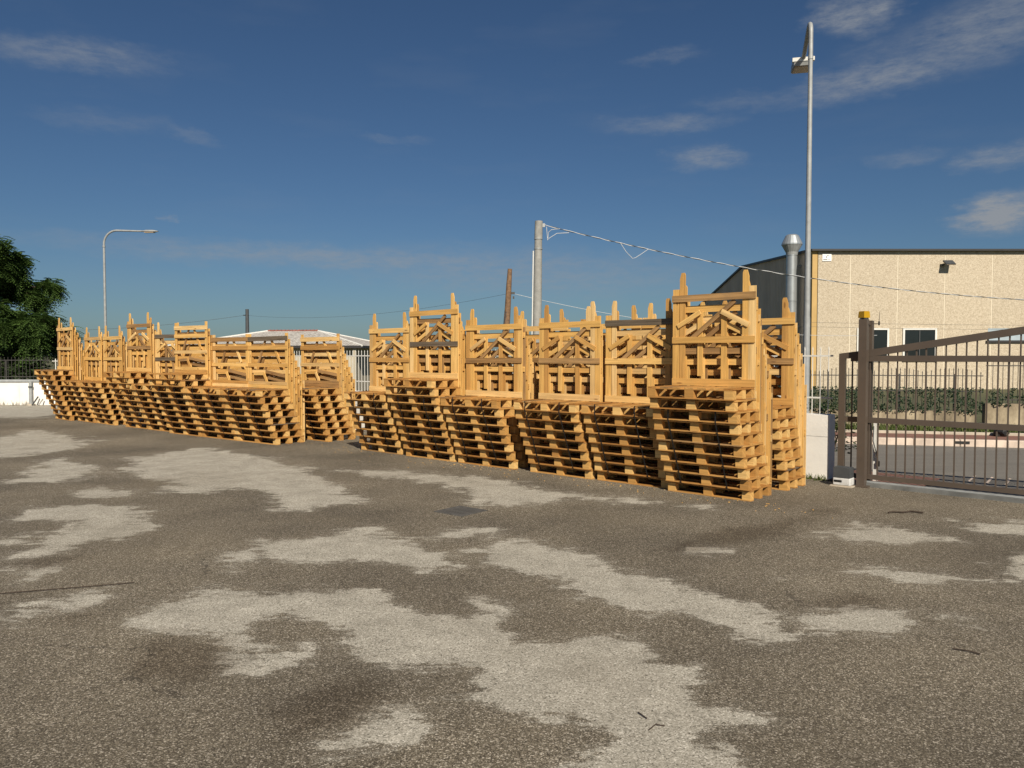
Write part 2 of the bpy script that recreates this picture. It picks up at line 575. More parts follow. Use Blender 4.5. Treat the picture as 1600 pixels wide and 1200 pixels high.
def asphalt_yard():
    t = NT('worn yard asphalt')
    co = t.coord('Object')
    att = t.n.new('ShaderNodeAttribute')
    att.attribute_name = 'wear'
    sepa = t.n.new('ShaderNodeSeparateColor')
    t.l.new(att.outputs['Color'], sepa.inputs[0])
    f = t.math('SUBTRACT', sepa.outputs[0], 0.5)          # inside the worn pale skin > 0
    dk = t.math('SUBTRACT', sepa.outputs[1], 0.5)
    n1 = t.math('SUBTRACT', t.noise(co, 1.5, 10, 0.72, 0.2), 0.5)
    n3 = t.math('SUBTRACT', t.noise(t.mapping(co, (0.5, 1.5, 1), rot=(0, 0, R(-8))), 7, 6, 0.75), 0.5)
    # stones
    st = t.voronoi(co, 150, 'Color')
    ss = t.n.new('ShaderNodeSeparateColor')
    t.l.new(st, ss.inputs[0])
    st2 = t.voronoi(co, 230, 'Color')
    ss2 = t.n.new('ShaderNodeSeparateColor')
    t.l.new(st2, ss2.inputs[0])
    v = t.math('ADD', f, t.math('MULTIPLY', n1, 1.25))
    v = t.math('ADD', v, t.math('MULTIPLY', n3, 0.85))
    v = t.math('ADD', v, t.math('MULTIPLY', t.math('SUBTRACT', ss2.outputs[2], 0.5), 0.07))
    pale = t.mr(v, -0.02, 0.045, 0, 1, True)
    pale_soft = t.mr(v, -0.22, 0.12, 0, 1, True)
    dv = t.math('ADD', dk, t.math('MULTIPLY', n1, 0.9))
    dark = t.mr(dv, -0.10, 0.16, 0, 1, True)
    big = t.noise(co, 0.55, 5, 0.55)
    agg = t.ramp(ss.outputs[0], [(0.0, (0.018, 0.016, 0.0135)), (0.45, (0.088, 0.079, 0.062)), (0.76, (0.182, 0.165, 0.130)), (0.90, (0.32, 0.295, 0.25)), (1.0, (0.62, 0.58, 0.51))])
    agg = t.mix(0.35, agg, t.ramp(ss2.outputs[1], [(0.0, (0.04, 0.033, 0.025)), (0.7, (0.15, 0.125, 0.09)), (1.0, (0.42, 0.37, 0.29))]))
    agg = t.mix(1.0, agg, t.ramp(big, [(0.3, (0.80, 0.78, 0.76)), (0.7, (1.5, 1.46, 1.38))]), 'MULTIPLY')
    skin = t.ramp(ss.outputs[0], [(0.0, (0.10, 0.093, 0.075)), (0.14, (0.28, 0.264, 0.222)), (0.5, (0.375, 0.354, 0.302)), (0.85, (0.45, 0.426, 0.366)), (1.0, (0.68, 0.65, 0.58))])
    sk2 = t.noise(co, 3.0, 6, 0.65)
    skin = t.mix(1.0, skin, t.ramp(sk2, [(0.3, (0.78, 0.77, 0.75)), (0.68, (1.12, 1.11, 1.10))]), 'MULTIPLY')
    c = t.mix(t.math('MULTIPLY', pale_soft, 0.26), agg, skin)
    c = t.mix(pale, c, skin)
    c = t.mix(t.math('MULTIPLY', dark, 0.75), c, (0.52, 0.48, 0.44), 'MULTIPLY')
    # brown dust in broad drifts
    dust = t.mr(t.noise(co, 0.35, 4, 0.5), 0.48, 0.7, 0, 0.22, True)
    c = t.mix(dust, c, (0.17, 0.14, 0.095))
    # a few hairline cracks
    ce = t.n.new('ShaderNodeTexVoronoi')
    ce.feature = 'DISTANCE_TO_EDGE'
    cw = t.n.new('ShaderNodeVectorMath')
    cw.operation = 'ADD'
    cn = t.n.new('ShaderNodeVectorMath')
    cn.operation = 'SCALE'
    t.l.new(t.noise(co, 2.2, 6, 0.65, 0.0, 'Color'), cn.inputs[0])
    cn.inputs['Scale'].default_value = 0.55
    t.l.new(co, cw.inputs[0])
    t.l.new(cn.outputs[0], cw.inputs[1])
    t.l.new(cw.outputs[0], ce.inputs['Vector'])
    ce.inputs['Scale'].default_value = 0.34
    crack = t.mr(ce.outputs['Distance'], 0.0012, 0.0040, 1, 0, True)
    crack = t.math('MULTIPLY', crack, t.mr(t.noise(co, 0.6, 3, 0.5), 0.53, 0.64, 0, 0.5, True))
    c = t.mix(crack, c, (0.02, 0.017, 0.014))
    t.set('Base Color', c)
    t.set('Roughness', 0.88)
    t.set('Specular IOR Level', 0.25)
    hgt = t.math('ADD', t.math('MULTIPLY', ss.outputs[0], 0.8), t.math('MULTIPLY', ss2.outputs[0], 0.4))
    bm = t.n.new('ShaderNodeBump')
    bm.inputs['Distance'].default_value = 0.006
    t.l.new(t.mr(pale, 0, 1, 0.75, 0.35), bm.inputs['Strength'])
    t.l.new(hgt, bm.inputs['Height'])
    t.l.new(bm.outputs[0], t.b.inputs['Normal'])
    return t.m


M['yard'] = asphalt_yard()


def road_mat():
    t = NT('street asphalt')
    co = t.coord('Object')
    n = t.noise(t.mapping(co, (0.25, 1.6, 1), rot=(0, 0, R(13.5))), 1.6, 6, 0.6)
    c = t.ramp(n, [(0.3, (0.105, 0.098, 0.088)), (0.7, (0.19, 0.178, 0.155))])
    s = t.noise(co, 90, 3, 0.6)
    c = t.mix(0.5, c, t.ramp(s, [(0.3, (0.07, 0.065, 0.06)), (0.7, (0.24, 0.225, 0.20))]))
    t.set('Base Color', c)
    t.set('Roughness', 0.9)
    t.bump(s, 0.3, 0.01)
    return t.m


M['road'] = road_mat()


def paver_mat():
    t = NT('red paving')
    co = t.coord('Object')
    b = t.n.new('ShaderNodeTexBrick')
    t.l.new(co, b.inputs['Vector'])
    b.inputs['Scale'].default_value = 5.0
    b.inputs['Color1'].default_value = (0.20, 0.085, 0.060, 1)
    b.inputs['Color2'].default_value = (0.25, 0.115, 0.085, 1)
    b.inputs['Mortar'].default_value = (0.10, 0.075, 0.06, 1)
    b.inputs['Mortar Size'].default_value = 0.03
    n = t.noise(co, 3, 4, 0.6)
    c = t.mix(0.5, b.outputs[0], t.ramp(n, [(0.3, (0.14, 0.07, 0.05)), (0.7, (0.29, 0.15, 0.11))]))
    t.set('Base Color', c)
    t.set('Roughness', 0.9)
    return t.m


M['paver'] = paver_mat()


def land_mat():
    t = NT('rough land')
    co = t.coord('Object')
    n = t.noise(co, 0.06, 6, 0.6)
    n2 = t.noise(co, 1.2, 5, 0.6)
    c = t.ramp(n, [(0.3, (0.045, 0.06, 0.022)), (0.55, (0.085, 0.085, 0.035)), (0.75, (0.12, 0.10, 0.055))])
    c = t.mix(0.4, c, t.ramp(n2, [(0.3, (0.03, 0.045, 0.015)), (0.7, (0.13, 0.12, 0.06))]))
    t.set('Base Color', c)
    t.set('Roughness', 1.0)
    t.bump(n2, 0.6, 0.1)
    return t.m


M['land'] = land_mat()


def facade_mat():
    t = NT('pebble dash panel')
    co = t.coord('Object')
    s = t.voronoi(co, 26, 'Color')
    ss = t.n.new('ShaderNodeSeparateColor')
    t.l.new(s, ss.inputs[0])
    c = t.ramp(ss.outputs[0], [(0.0, (0.30, 0.25, 0.18)), (0.5, (0.47, 0.405, 0.31)), (1.0, (0.60, 0.535, 0.43))])
    n = t.noise(co, 9, 5, 0.7)
    c = t.mix(0.5, c, t.ramp(n, [(0.30, (0.36, 0.305, 0.225)), (0.68, (0.57, 0.50, 0.39))]))
    k = t.mr(t.rand(), 0, 1, 0.95, 1.04)
    cb = t.n.new('ShaderNodeCombineXYZ')
    for i in range(3):
        t.l.new(k, cb.inputs[i])
    c = t.mix(1.0, c, cb.outputs[0], 'MULTIPLY')
    # faint rain streaks
    w = t.noise(t.mapping(co, (2.2, 1, 0.12)), 1.0, 5, 0.6)
    c = t.mix(t.mr(w, 0.55, 0.8, 0, 0.22, True), c, (0.36, 0.28, 0.19))
    t.set('Base Color', c)
    t.set('Roughness', 0.95)
    t.set('Specular IOR Level', 0.2)
    t.bump(ss.outputs[1], 0.35, 0.03)
    return t.m


M['facade'] = facade_mat()
M['joint'] = plain('pale joint filler', (0.68, 0.62, 0.50), 0.9, var=0.05)


def roof_mat():
    t = NT('lichen grey roof tiles')
    co = t.coord('Object')
    wv = t.n.new('ShaderNodeTexWave')
    wv.wave_type = 'BANDS'
    t.l.new(co, wv.inputs['Vector'])
    wv.inputs['Scale'].default_value = 2.2
    n = t.noise(co, 6, 6, 0.75)
    c = t.ramp(n, [(0.32, (0.22, 0.20, 0.18)), (0.5, (0.42, 0.40, 0.37)), (0.68, (0.66, 0.64, 0.60))])
    t.set('Base Color', c)
    t.set('Roughness', 0.9)
    t.bump(wv.outputs[1], 0.6, 0.06)
    return t.m


M['roof'] = roof_mat()


def oldwall_mat():
    t = NT('stained concrete wall')
    co = t.coord('Object')
    n = t.noise(t.mapping(co, (1, 1, 0.5)), 2.4, 6, 0.68)
    c = t.ramp(n, [(0.3, (0.11, 0.09, 0.06)), (0.5, (0.27, 0.22, 0.15)), (0.68, (0.44, 0.37, 0.26))])
    t.set('Base Color', c)
    t.set('Roughness', 0.95)
    t.bump(n, 0.4, 0.02)
    return t.m


M['oldwall'] = oldwall_mat()

# ================================================================== frames of reference
# the pallet row runs along U from A; Nf points out into the yard
A = Vector((2.78, 9.0, 0))
U = Vector((-0.7437, 0.6686, 0))
Nf = Vector((-0.6686, -0.7437, 0))
ROW_RZ = math.atan2(-U.y, -U.x)           # local +X = right along the row, local +Y = back


def rp(u, n, z=0.0):
    p = A + U * u + Nf * n
    return Vector((p.x, p.y, z))


# street frame: Rr along the far kerb to the right, Q away from the yard
K0 = Vector((7.09, 15.1, 0))
Rr = Vector((0.9723, -0.2340, 0))
Qq = Vector((0.2340, 0.9723, 0))
ST_RZ = math.atan2(Rr.y, Rr.x)


def sp(r, q, z=0.0):
    p = K0 + Rr * r + Qq * q
    return Vector((p.x, p.y, z))
PALE = [[(-2.55,5.04),(-2.54,5.23),(-2.24,5.37),(-2.24,5.60),(-1.84,5.52),(-1.53,5.64),(-1.15,5.52),(-0.93,5.45),(-0.87,5.23),(-0.65,5.17),(-0.42,4.97),(-0.25,5.01),(-0.36,5.37),(-0.18,5.42),(-0.07,5.23),(-0.10,4.85),(0.00,4.53),(0.25,4.53),(0.52,4.63),(0.68,4.63),(0.83,4.43),(0.86,4.28),(0.99,4.22),(1.08,4.02),(0.92,3.91),(0.89,3.80),(0.95,3.66),(1.11,3.68),(1.17,3.53),(1.08,3.47),(0.82,3.50),(0.74,3.41),(0.97,3.29),(1.03,3.21),(0.95,2.99),(0.15,2.99),(0.20,3.14),(0.46,3.41),(0.41,3.53),(0.27,3.56),(0.13,3.47),(0.00,3.61),(-0.23,3.69),(-0.33,3.80),(-0.20,3.98),(-0.18,4.19),(-0.44,4.24),(-0.79,4.18),(-0.91,4.33),(-1.07,4.63),(-1.27,4.91),(-1.48,5.07),(-1.58,4.97),(-1.67,4.74),(-1.72,4.58),(-1.92,4.68),(-2.32,4.74)],
[(-0.88,3.32),(-0.70,3.47),(-0.67,3.62),(-0.58,3.71),(-0.46,3.62),(-0.40,3.44),(-0.45,3.38),(-0.63,3.32),(-0.78,3.21)],
[(-1.69,4.63),(-1.37,4.38),(-1.22,4.43),(-1.18,4.28),(-1.26,4.11),(-1.50,4.15)],
[(-2.41,6.01),(-2.44,6.50),(-2.30,6.83),(-2.35,7.07),(-1.92,7.19),(-1.59,7.32),(-1.44,7.68),(-0.97,7.07),(-0.91,6.83),(-0.63,6.56),(-0.53,6.30),(-0.60,6.01),(-0.79,6.11),(-1.08,6.50),(-1.52,6.30),(-1.92,6.39),(-2.18,6.71),(-2.05,6.39),(-2.26,6.01)],
[(-6.42,12.89),(-5.67,14.24),(-4.64,13.31),(-3.79,12.50),(-2.82,11.13),(-2.23,9.94),(-1.67,8.93),(-2.18,8.74),(-2.26,8.48),(-2.67,8.56),(-2.81,9.13),(-3.59,10.03),(-3.82,9.56),(-4.31,9.79),(-4.82,10.56),(-5.45,11.13)],
[(-5.19,7.89),(-5.34,8.56),(-4.79,8.85),(-4.25,8.74),(-3.81,7.89),(-3.55,7.68),(-3.68,7.19),(-3.88,7.07),(-3.83,6.71),(-4.20,6.50),(-4.32,6.83),(-4.33,7.60),(-4.50,7.89),(-4.82,7.98)],
[(-5.01,7.24),(-4.62,7.29),(-4.49,6.99),(-4.80,6.94)],
[(-5.47,9.47),(-5.34,10.03),(-4.62,9.34),(-5.08,9.26)],
[(-6.71,10.29),(-7.22,11.44),(-7.60,12.89),(-6.40,11.78),(-5.94,11.01),(-6.08,10.45)],
[(-3.33,4.85),(-3.27,4.89),(-3.35,5.27),(-3.21,5.30),(-3.07,5.04),(-3.01,5.10),(-3.14,5.45),(-3.07,5.52),(-2.88,5.30),(-2.97,5.07),(-3.13,4.85)],
[(-3.74,5.68),(-3.92,6.11),(-3.69,6.11),(-3.58,5.72)],
[(-0.48,6.71),(-0.23,6.83),(0.00,7.07),(0.18,7.07),(0.37,6.78),(0.66,6.60),(0.75,6.39),(0.83,6.01),(1.15,5.84),(1.29,5.52),(1.44,5.37),(1.66,5.23),(1.73,5.04),(1.58,4.80),(1.69,4.68),(1.54,4.48),(1.42,4.58),(1.32,4.80),(1.20,4.95),(0.87,4.97),(0.73,5.17),(0.54,5.42),(0.47,5.68),(0.32,5.84),(0.15,6.01),(-0.11,6.30)],
[(1.87,5.04),(2.32,5.14),(2.52,5.10),(2.54,4.85),(2.26,4.66),(1.97,4.72),(1.87,4.85)],
[(-2.57,11.44),(-1.66,11.44),(-0.45,10.72),(0.78,9.34),(0.15,8.74),(-0.29,8.74),(-0.85,10.19)],
[(-0.75,7.19),(-0.51,7.68),(-0.09,7.54),(-0.30,7.19)],
[(1.54,6.71),(1.75,6.90),(1.86,6.67),(1.64,6.54)],
[(1.99,5.81),(2.24,5.84),(2.17,5.72)],
[(2.81,4.95),(2.97,5.01),(2.99,4.80),(2.88,4.72)],
[(2.71,6.01),(3.10,6.20),(3.46,5.84),(2.94,5.68)],
[(2.93,7.32),(3.55,7.89),(4.12,7.07),(3.36,6.94)],
[(0.00,9.56),(0.79,9.56),(2.16,8.67),(1.19,8.93)],
[(3.92,6.11),(4.39,6.50),(4.04,5.76),(3.75,5.76)],
[(4.60,7.89),(5.39,7.89),(4.91,7.19),(4.50,7.40)],
[(-45,22.5),(-19,21.6),(-13.2,21.3),(-12.6,26.6),(-45,26.6)],
[(-10.63,14.24),(-10.85,17.69),(-8.38,15.31),(-7.99,13.76),(-8.92,12.50)]]
DARK = [[(-2.29,4.48),(-2.14,4.74),(-1.76,4.58),(-1.51,4.19),(-1.67,3.91),(-2.03,4.02)],
[(-2.99,4.89),(-2.94,5.10),(-2.76,5.17),(-2.66,4.94),(-2.74,4.74)],
[(-3.99,6.30),(-3.79,6.58),(-3.66,6.50),(-3.77,6.11)],
[(1.08,6.50),(1.80,7.46),(2.63,7.89),(3.78,8.74),(2.79,7.46),(1.68,6.71)],
[(1.99,5.17),(2.62,5.60),(2.66,5.30),(2.13,5.10)],
[(-1.23,3.66),(-0.83,4.11),(-0.52,3.87),(-0.71,3.53),(-1.05,3.29)]]

# ================================================================== ground
def sheet(name, pts, z, mat, kind='structure'):
    m = MB()
    m.quadface([(p[0], p[1], z) for p in pts])
    return tag(m.build(name, mat), kind=kind)


sheet('terrain', [(-2500, -600), (2500, -600), (2500, 4000), (-2500, 4000)], -0.09, M['land'])
sheet('road', [sp(-60, -16), sp(60, -16), sp(60, 0.02), sp(-60, 0.02)], -0.03, M['road'])

# yard sheet: worn pale skin over coarse dark aggregate, mapped as a wear field
def sdf(P, poly):
    n = len(poly)
    a = np.array(poly)
    b = np.roll(a, -1, axis=0)
    d = np.full(len(P), 1e9)
    inside = np.zeros(len(P), bool)
    for i in range(n):
        e = b[i] - a[i]
        w = P - a[i]
        t = np.clip((w @ e) / max(e @ e, 1e-9), 0, 1)
        q = w - t[:, None] * e
        d = np.minimum(d, (q * q).sum(1))
        c1 = (a[i][1] <= P[:, 1]) & (b[i][1] > P[:, 1])
        c2 = (b[i][1] <= P[:, 1]) & (a[i][1] > P[:, 1])
        cr = e[0] * w[:, 1] - e[1] * w[:, 0]
        inside ^= (c1 & (cr > 0)) | (c2 & (cr < 0))
    d = np.sqrt(d)
    return np.where(inside, d, -d)


def make_yard():
    us = np.concatenate([np.arange(-26, -6, 1.0), np.arange(-6, 16, 0.11), np.arange(16, 50.1, 0.6)])
    ns = np.concatenate([np.arange(-2.12, 9.6, 0.11), np.arange(9.7, 40, 1.0)])
    ug, ng = np.meshgrid(us, ns)
    X = A.x + U.x * ug + Nf.x * ng
    Y = A.y + U.y * ug + Nf.y * ng
    P = np.stack([X.ravel(), Y.ravel()], 1)
    field = np.full(len(P), -1.0)
    for poly in PALE:
        scale = 1.0 + 0.0 * len(poly)
        field = np.maximum(field, sdf(P, poly) * scale)
    dist = np.maximum(P[:, 1], 3.0)
    wearv = np.clip(field * 4.6 / dist ** 0.75, -0.4, 0.4)
    # beyond the mapped part the wear goes on at random
    dk = np.full(len(P), -1.0)
    for poly in DARK:
        dk = np.maximum(dk, sdf(P, poly))
    dkv = np.clip(dk * 0.9, -0.5, 0.5)
    nr, nc = ug.shape
    idx = np.arange(nr * nc).reshape(nr, nc)
    quads = np.stack([idx[:-1, :-1], idx[1:, :-1], idx[1:, 1:], idx[:-1, 1:]], -1).reshape(-1, 4)
    me = bpy.data.meshes.new('yard')
    # gentle unevenness of the old surface, flat where the pallets stand
    Z = np.zeros(len(P))
    me.vertices.add(len(P))
    me.vertices.foreach_set('co', np.stack([P[:, 0], P[:, 1], Z], 1).ravel())
    me.loops.add(quads.size)
    me.loops.foreach_set('vertex_index', quads.ravel())
    me.polygons.add(len(quads))
    me.polygons.foreach_set('loop_start', np.arange(0, quads.size, 4))
    me.polygons.foreach_set('loop_total', np.full(len(quads), 4))
    me.update(calc_edges=True)
    me.validate()
    at = me.color_attributes.new('wear', 'FLOAT_COLOR', 'POINT')
    c = np.ones((len(P), 4))
    c[:, 0] = wearv + 0.5
    c[:, 1] = dkv + 0.5
    c[:, 2] = 0
    at.data.foreach_set('color', c.ravel())
    me.materials.append(M['yard'])
    if me.polygons[0].normal.z < 0:
        me.flip_normals()
    o = bpy.data.objects.new('yard', me)
    col.objects.link(o)
    tag(o, kind='structure')


make_yard()

# near pavement of red paving outside the boundary wall
pv = MB()
a, b, c, d = rp(12, -2.14), rp(-1.25, -2.14), rp(-1.25, -3.3), rp(12, -3.3)
pv.quadface([(p.x, p.y, 0.012) for p in (a, b, c, d)])
tag(pv.build('pavement', M['paver']), kind='structure')
pv = MB()
for (r0, r1) in ((-9, 14),):
    q0, q1 = 0.16, 1.16
    P = [sp(r0, q0), sp(r1, q0), sp(r1, q1), sp(r0, q1)]
    pv.quadface([(p.x, p.y, 0.088) for p in P])
tag(pv.build('pavement', M['paver']), kind='structure')

# far kerb, stone by stone
kerb_me = bevel_box((0.80, 0.15, 0.20), M['kerb'], 0.012, 'kerb_stone')
kerb = empty('kerb', sp(0, 0), ST_RZ)
tag(kerb, kind='structure')
for i in range(-9, 16):
    link('kerb_stone', kerb_me, kerb, (i * 0.812 + 0.3, 0.08, 0.0), (0, 0, random.uniform(-.006, .006)))
kd = MB().box((1.55, 0.002, 0.045), (0.26, 0.012, 0.05))
kd.build('drain_slot', M['black'], kerb)
edge_me = bevel_box((0.99, 0.10, 0.24), M['edging'], 0.01, 'edging_stone')
edging = empty('edging', sp(0, 1.21), ST_RZ)
tag(edging, kind='structure')
for i in range(-8, 14):
    link('edging_stone', edge_me, edging, (i * 1.0, 0, 0.02), (0, 0, random.uniform(-.008, .008)))
sheet('verge', [sp(-14, 1.24), sp(16, 1.24), sp(16, 40), sp(-14, 40)], 0.06, M['land'])
# thin pale strokes on the apron outside the gate
for k in range(8):
    c = sp(0, 0)
    p0 = Vector((6.25 + k * 0.17, 10.55 - k * 0.13, -0.024))
    m = MB()
    d1 = Vector((0.42, 0.55, 0))
    s = Vector((0.012, -0.009, 0))
    m.quadface([p0 - s, p0 + s, p0 + s + d1, p0 - s + d1])
    o = m.build('pale_stroke', M['kerb'])
    tag(o, kind='structure')

# grass on the verge
def blades(name, centre_fn, n, h, mat, w=0.012):
    m = MB()
    for _ in range(n):
        p, hh = centre_fn()
        ang = random.uniform(0, 6.28)
        dx, dy = math.cos(ang) * w, math.sin(ang) * w
        lx, ly = random.gauss(0, .35) * hh, random.gauss(0, .35) * hh
        t = random.random()
        m.quadface([(p.x - dx, p.y - dy, p.z), (p.x + dx, p.y + dy, p.z), (p.x + lx, p.y + ly, p.z + hh)], [(t, 0)] * 3)
    o = m.build(name, mat)
    return o


g = blades('verge_grass', lambda: (sp(random.uniform(-4, 8), random.uniform(1.3, 2.75), 0.06), random.uniform(.05, .2)), 9000, .1, M['grass'], 0.014)
tag(g, 'rough green grass on the verge across the street', 'grass', kind='stuff')


def weed_strip(spots, n, h, spread, mat, label):
    spots = [Vector(s) for s in spots]
    def one():
        c = random.choice(spots)
        return c + Vector((random.gauss(0, spread), random.gauss(0, spread * .5), 0)), random.uniform(.4, 1) * h
    tag(blades('weeds', one, n, h, mat, 0.008), label, 'weeds', kind='stuff')


# ================================================================== boundary wall (white) and its fence
wall = empty('boundary_wall', rp(0, -2.27), ROW_RZ, 'long low white painted wall behind the pallet rows', 'wall')
# local: +X right. wall blocks of 1.5 m with a course line at two thirds
def wall_block(x0, x1):
    w = x1 - x0
    m = MB()
    m.box(((x0 + x1) / 2, 0, 0.2955), (w - .006, 0.24, 0.591))
    m.build('wall_course', M['white_paint'], wall)
    m = MB()
    m.box(((x0 + x1) / 2, 0, 0.594 + 0.15), (w - .006, 0.24, 0.296))
    m.build('wall_course', M['white_paint'], wall)


x = 0.12
wall_block(x - 1.3, x)
x -= 1.3
while x > -19:
    wall_block(x - 2.0, x)
    x -= 2.0
m = MB()
m.box((0.121, 0, 0.446), (0.012, 0.236, 0.885))
m.build('end_render', M['white_paint'], wall)
# (the wall's end beside the gate is painted white like its front)

def bar_fence(name, label, base, rz, length, z0, z1, spacing, rad, rails, mat, pointed=True, posts=2.2, group=None, first=0.06, tops=None):
    f = empty(name, base, rz, label, 'fence', group)
    me_c = {}
    n = int(length / spacing)
    for i in range(n):
        xx = -(first + i * spacing)
        zt = z1 if tops is None else tops(i * spacing)
        key = round(zt, 2)
        if key not in me_c:
            m = MB()
            hgt = key - z0
            if pointed:
                m.tube([(0, 0, 0), (0, 0, hgt - .05), (0, 0, hgt - .045), (0, 0, hgt)], [rad, rad, rad * 1.5, rad * .2], 5)
            else:
                m.tube([(0, 0, 0), (0, 0, hgt)], rad, 5)
            me_c[key] = m.mesh('bar', mat)
        link('bar', me_c[key], f, (xx, 0, z0), (0, 0, random.uniform(0, 3)))
    for zr in rails:
        mm = MB().box((-length / 2, 0, zr), (length, rad * 2.6, 0.022))
        mm.build('rail', mat, f)
    k = posts / 2
    while posts and k <= length:
        mm = MB().box((-k, 0, (z0 + z1) / 2 - .08), (0.035, 0.035, z1 - z0 - .1))
        mm.build('post', mat, f)
        k += posts
    return f


bar_fence('railing_fence', 'white steel bar fence on the white wall behind the pallets', rp(-0.13, -2.27), ROW_RZ, 18.8, 0.89, 1.83, 0.11, 0.0065, (1.12, 1.70), M['white_metal'])

# left wall across the yard's far end
LY = 26.8
lw = empty('end_wall', (-14.0, LY, 0), 0, 'low white wall at far left end of the yard', 'wall')
for i in range(6):
    MB().box((-1.5 - i * 3.0, 0, 0.385), (2.995, 0.22, 0.77)).build('wall_section', M['white_paint'], lw)
MB().tube([(0, -0.02, 0.83), (-18, -0.02, 0.83)], 0.055, 8).build('coping_pipe', M['galv'], lw, True)
dp = empty('drain_pipe', (-16.55, LY - 0.2, 0), 0, 'grey vertical pipe against the far left white wall', 'pipe')
MB().tube([(0, 0, 0.02), (0, 0, 0.82)], 0.055, 10).build('pipe', M['galv'], dp, True)
MB().tube([(0, 0, 0.60), (0, 0, 0.66)], 0.072, 10).build('collar', M['box_grey'], dp, True)
MB().tube([(0, 0, 0.0), (0, 0, 0.05)], 0.13, 10).build('foot', M['edging'], dp, True)
st = MB().tube([(-16.42, LY - .35, 0.01), (-16.28, LY - .22, 0.30)], 0.025, 6).build('broken_stake', M['box_grey'])
tag(st, 'short dark stake leaning beside the grey pipe', 'stake')
st = MB().tube([(-16.20, LY - .35, 0.01), (-16.12, LY - .22, 0.22)], 0.022, 6).build('broken_stake', M['concrete'])
tag(st, 'short pale stake leaning right of the dark one', 'stake')
bar_fence('railing_fence', 'thin dark bar fence above the far left wall', (-16.0, LY, 0), 0, 14.0, 0.88, 1.66, 0.125, 0.007, (0.98, 1.55), M['dark_metal'], False, 3.0)
bar_fence('railing_fence', 'short white bar fence right of the dark fence, far left', (-14.2, LY, 0), 0, 1.7, 0.78, 1.60, 0.085, 0.015, (0.85, 1.52), M['white_metal'], False, 0)
weed_strip([(-19.6 + i * .36, LY - .2, 0) for i in range(9)], 130, .22, .09, M['dry'], 'dry brown weeds along the foot of the far left wall')

# ================================================================== gate
GN = -2.03
gt = empty('sliding_gate', rp(-0.30, GN), ROW_RZ, 'taupe steel sliding gate with vertical bars and rising top rail', 'gate')
GL = 6.2        # length to the right


def top_z(x):   # rising top rail
    return 1.70 + 0.157 * max(0.0, x)


MB().box((GL / 2, 0, 0.125), (GL, 0.05, 0.06)).build('bottom_rail', M['gate'], gt)
MB().box((GL / 2, 0, 0.865), (GL - .09, 0.048, 0.07)).build('rail', M['gate'], gt)
MB().box((GL / 2 + .05, 0, 1.665), (GL - .2, 0.048, 0.075)).build('rail', M['gate'], gt)
MB().box((0.04, 0, 0.93), (0.08, 0.052, 1.54)).build('end_stile', M['gate'], gt)
m = MB()
m.prism([(0.0, 1.655), (0.35, top_z(.35) - .07), (GL, top_z(GL) - .08), (GL, top_z(GL)), (0.35, top_z(.35) + .02), (0.0, 1.73)], -0.0255, 0.0255)
m.build('top_rail', M['gate'], gt)
bar_lo = MB().box((0, 0, 0), (0.016, 0.016, 1.48)).mesh('bar', M['gate'])
k = 0
xx = 0.165
while xx < GL - 0.1:
    link('bar', bar_lo, gt, (xx, 0.001, 0.89))
    h = top_z(xx) - 0.03 - 1.70
    if h > 0.05:
        MB().box((xx, 0.001, 1.70 + h / 2), (0.016, 0.016, h)).build('bar', M['gate'], gt)
    xx += 0.11
# ground track
tr = empty('gate_track', rp(-0.55, GN), ROW_RZ, 'grey steel ground track under the sliding gate', 'gate track')
MB().box((3.2, 0, 0.025), (6.4, 0.13, 0.05)).build('base_channel', M['track'], tr)
MB().box((3.2, 0, 0.062), (6.4, 0.02, 0.022)).build('rail', M['galv'], tr)
# guide column
gc = empty('gate_column', rp(-0.633, -1.93), ROW_RZ, 'tall taupe steel gate column carrying the yellow beacon', 'gate post')
MB().box((0, 0, 1.085), (0.10, 0.10, 2.17)).build('post', M['gate'], gc)
MB().box((0, 0, 0.012), (0.2, 0.16, 0.02)).build('foot_plate', M['gate'], gc)
MB().box((0.012, 0.21, 1.08), (0.075, 0.075, 2.16)).build('post', M['gate'], gc)
MB().box((0.006, 0.115, 2.12), (0.05, 0.13, 0.04)).build('guide_bridge', M['gate'], gc)
bc = empty('beacon_light', rp(-0.633, -1.93, 2.17), ROW_RZ, 'yellow warning beacon on top of the gate column', 'beacon')
m = MB()
m.tube([(0, 0, 0.02), (0, 0, 0.10), (0, 0, 0.105)], [0.072, 0.064, 0.056], 4)
o = m.build('lamp_cover', M['yellow'], bc)
o.rotation_euler = (0, 0, R(45 - 24) - ROW_RZ)
MB().box((0, 0, 0.01), (0.085, 0.085, 0.02)).build('base', M['box_grey'], bc)
an = empty('antenna', rp(-0.70, -1.95, 2.11), ROW_RZ, 'small whip antenna beside the yellow beacon', 'antenna')
MB().box((0.05, 0, 0.0), (0.12, 0.02, 0.01)).build('bracket', M['gate'], an)
MB().tube([(0.11, 0, -.02), (0.11, 0, .03)], 0.012, 6).build('foot', M['black'], an)
MB().tube([(0.11, 0, .03), (0.118, 0, .16)], [0.004, 0.002], 5).build('whip', M['black'], an)
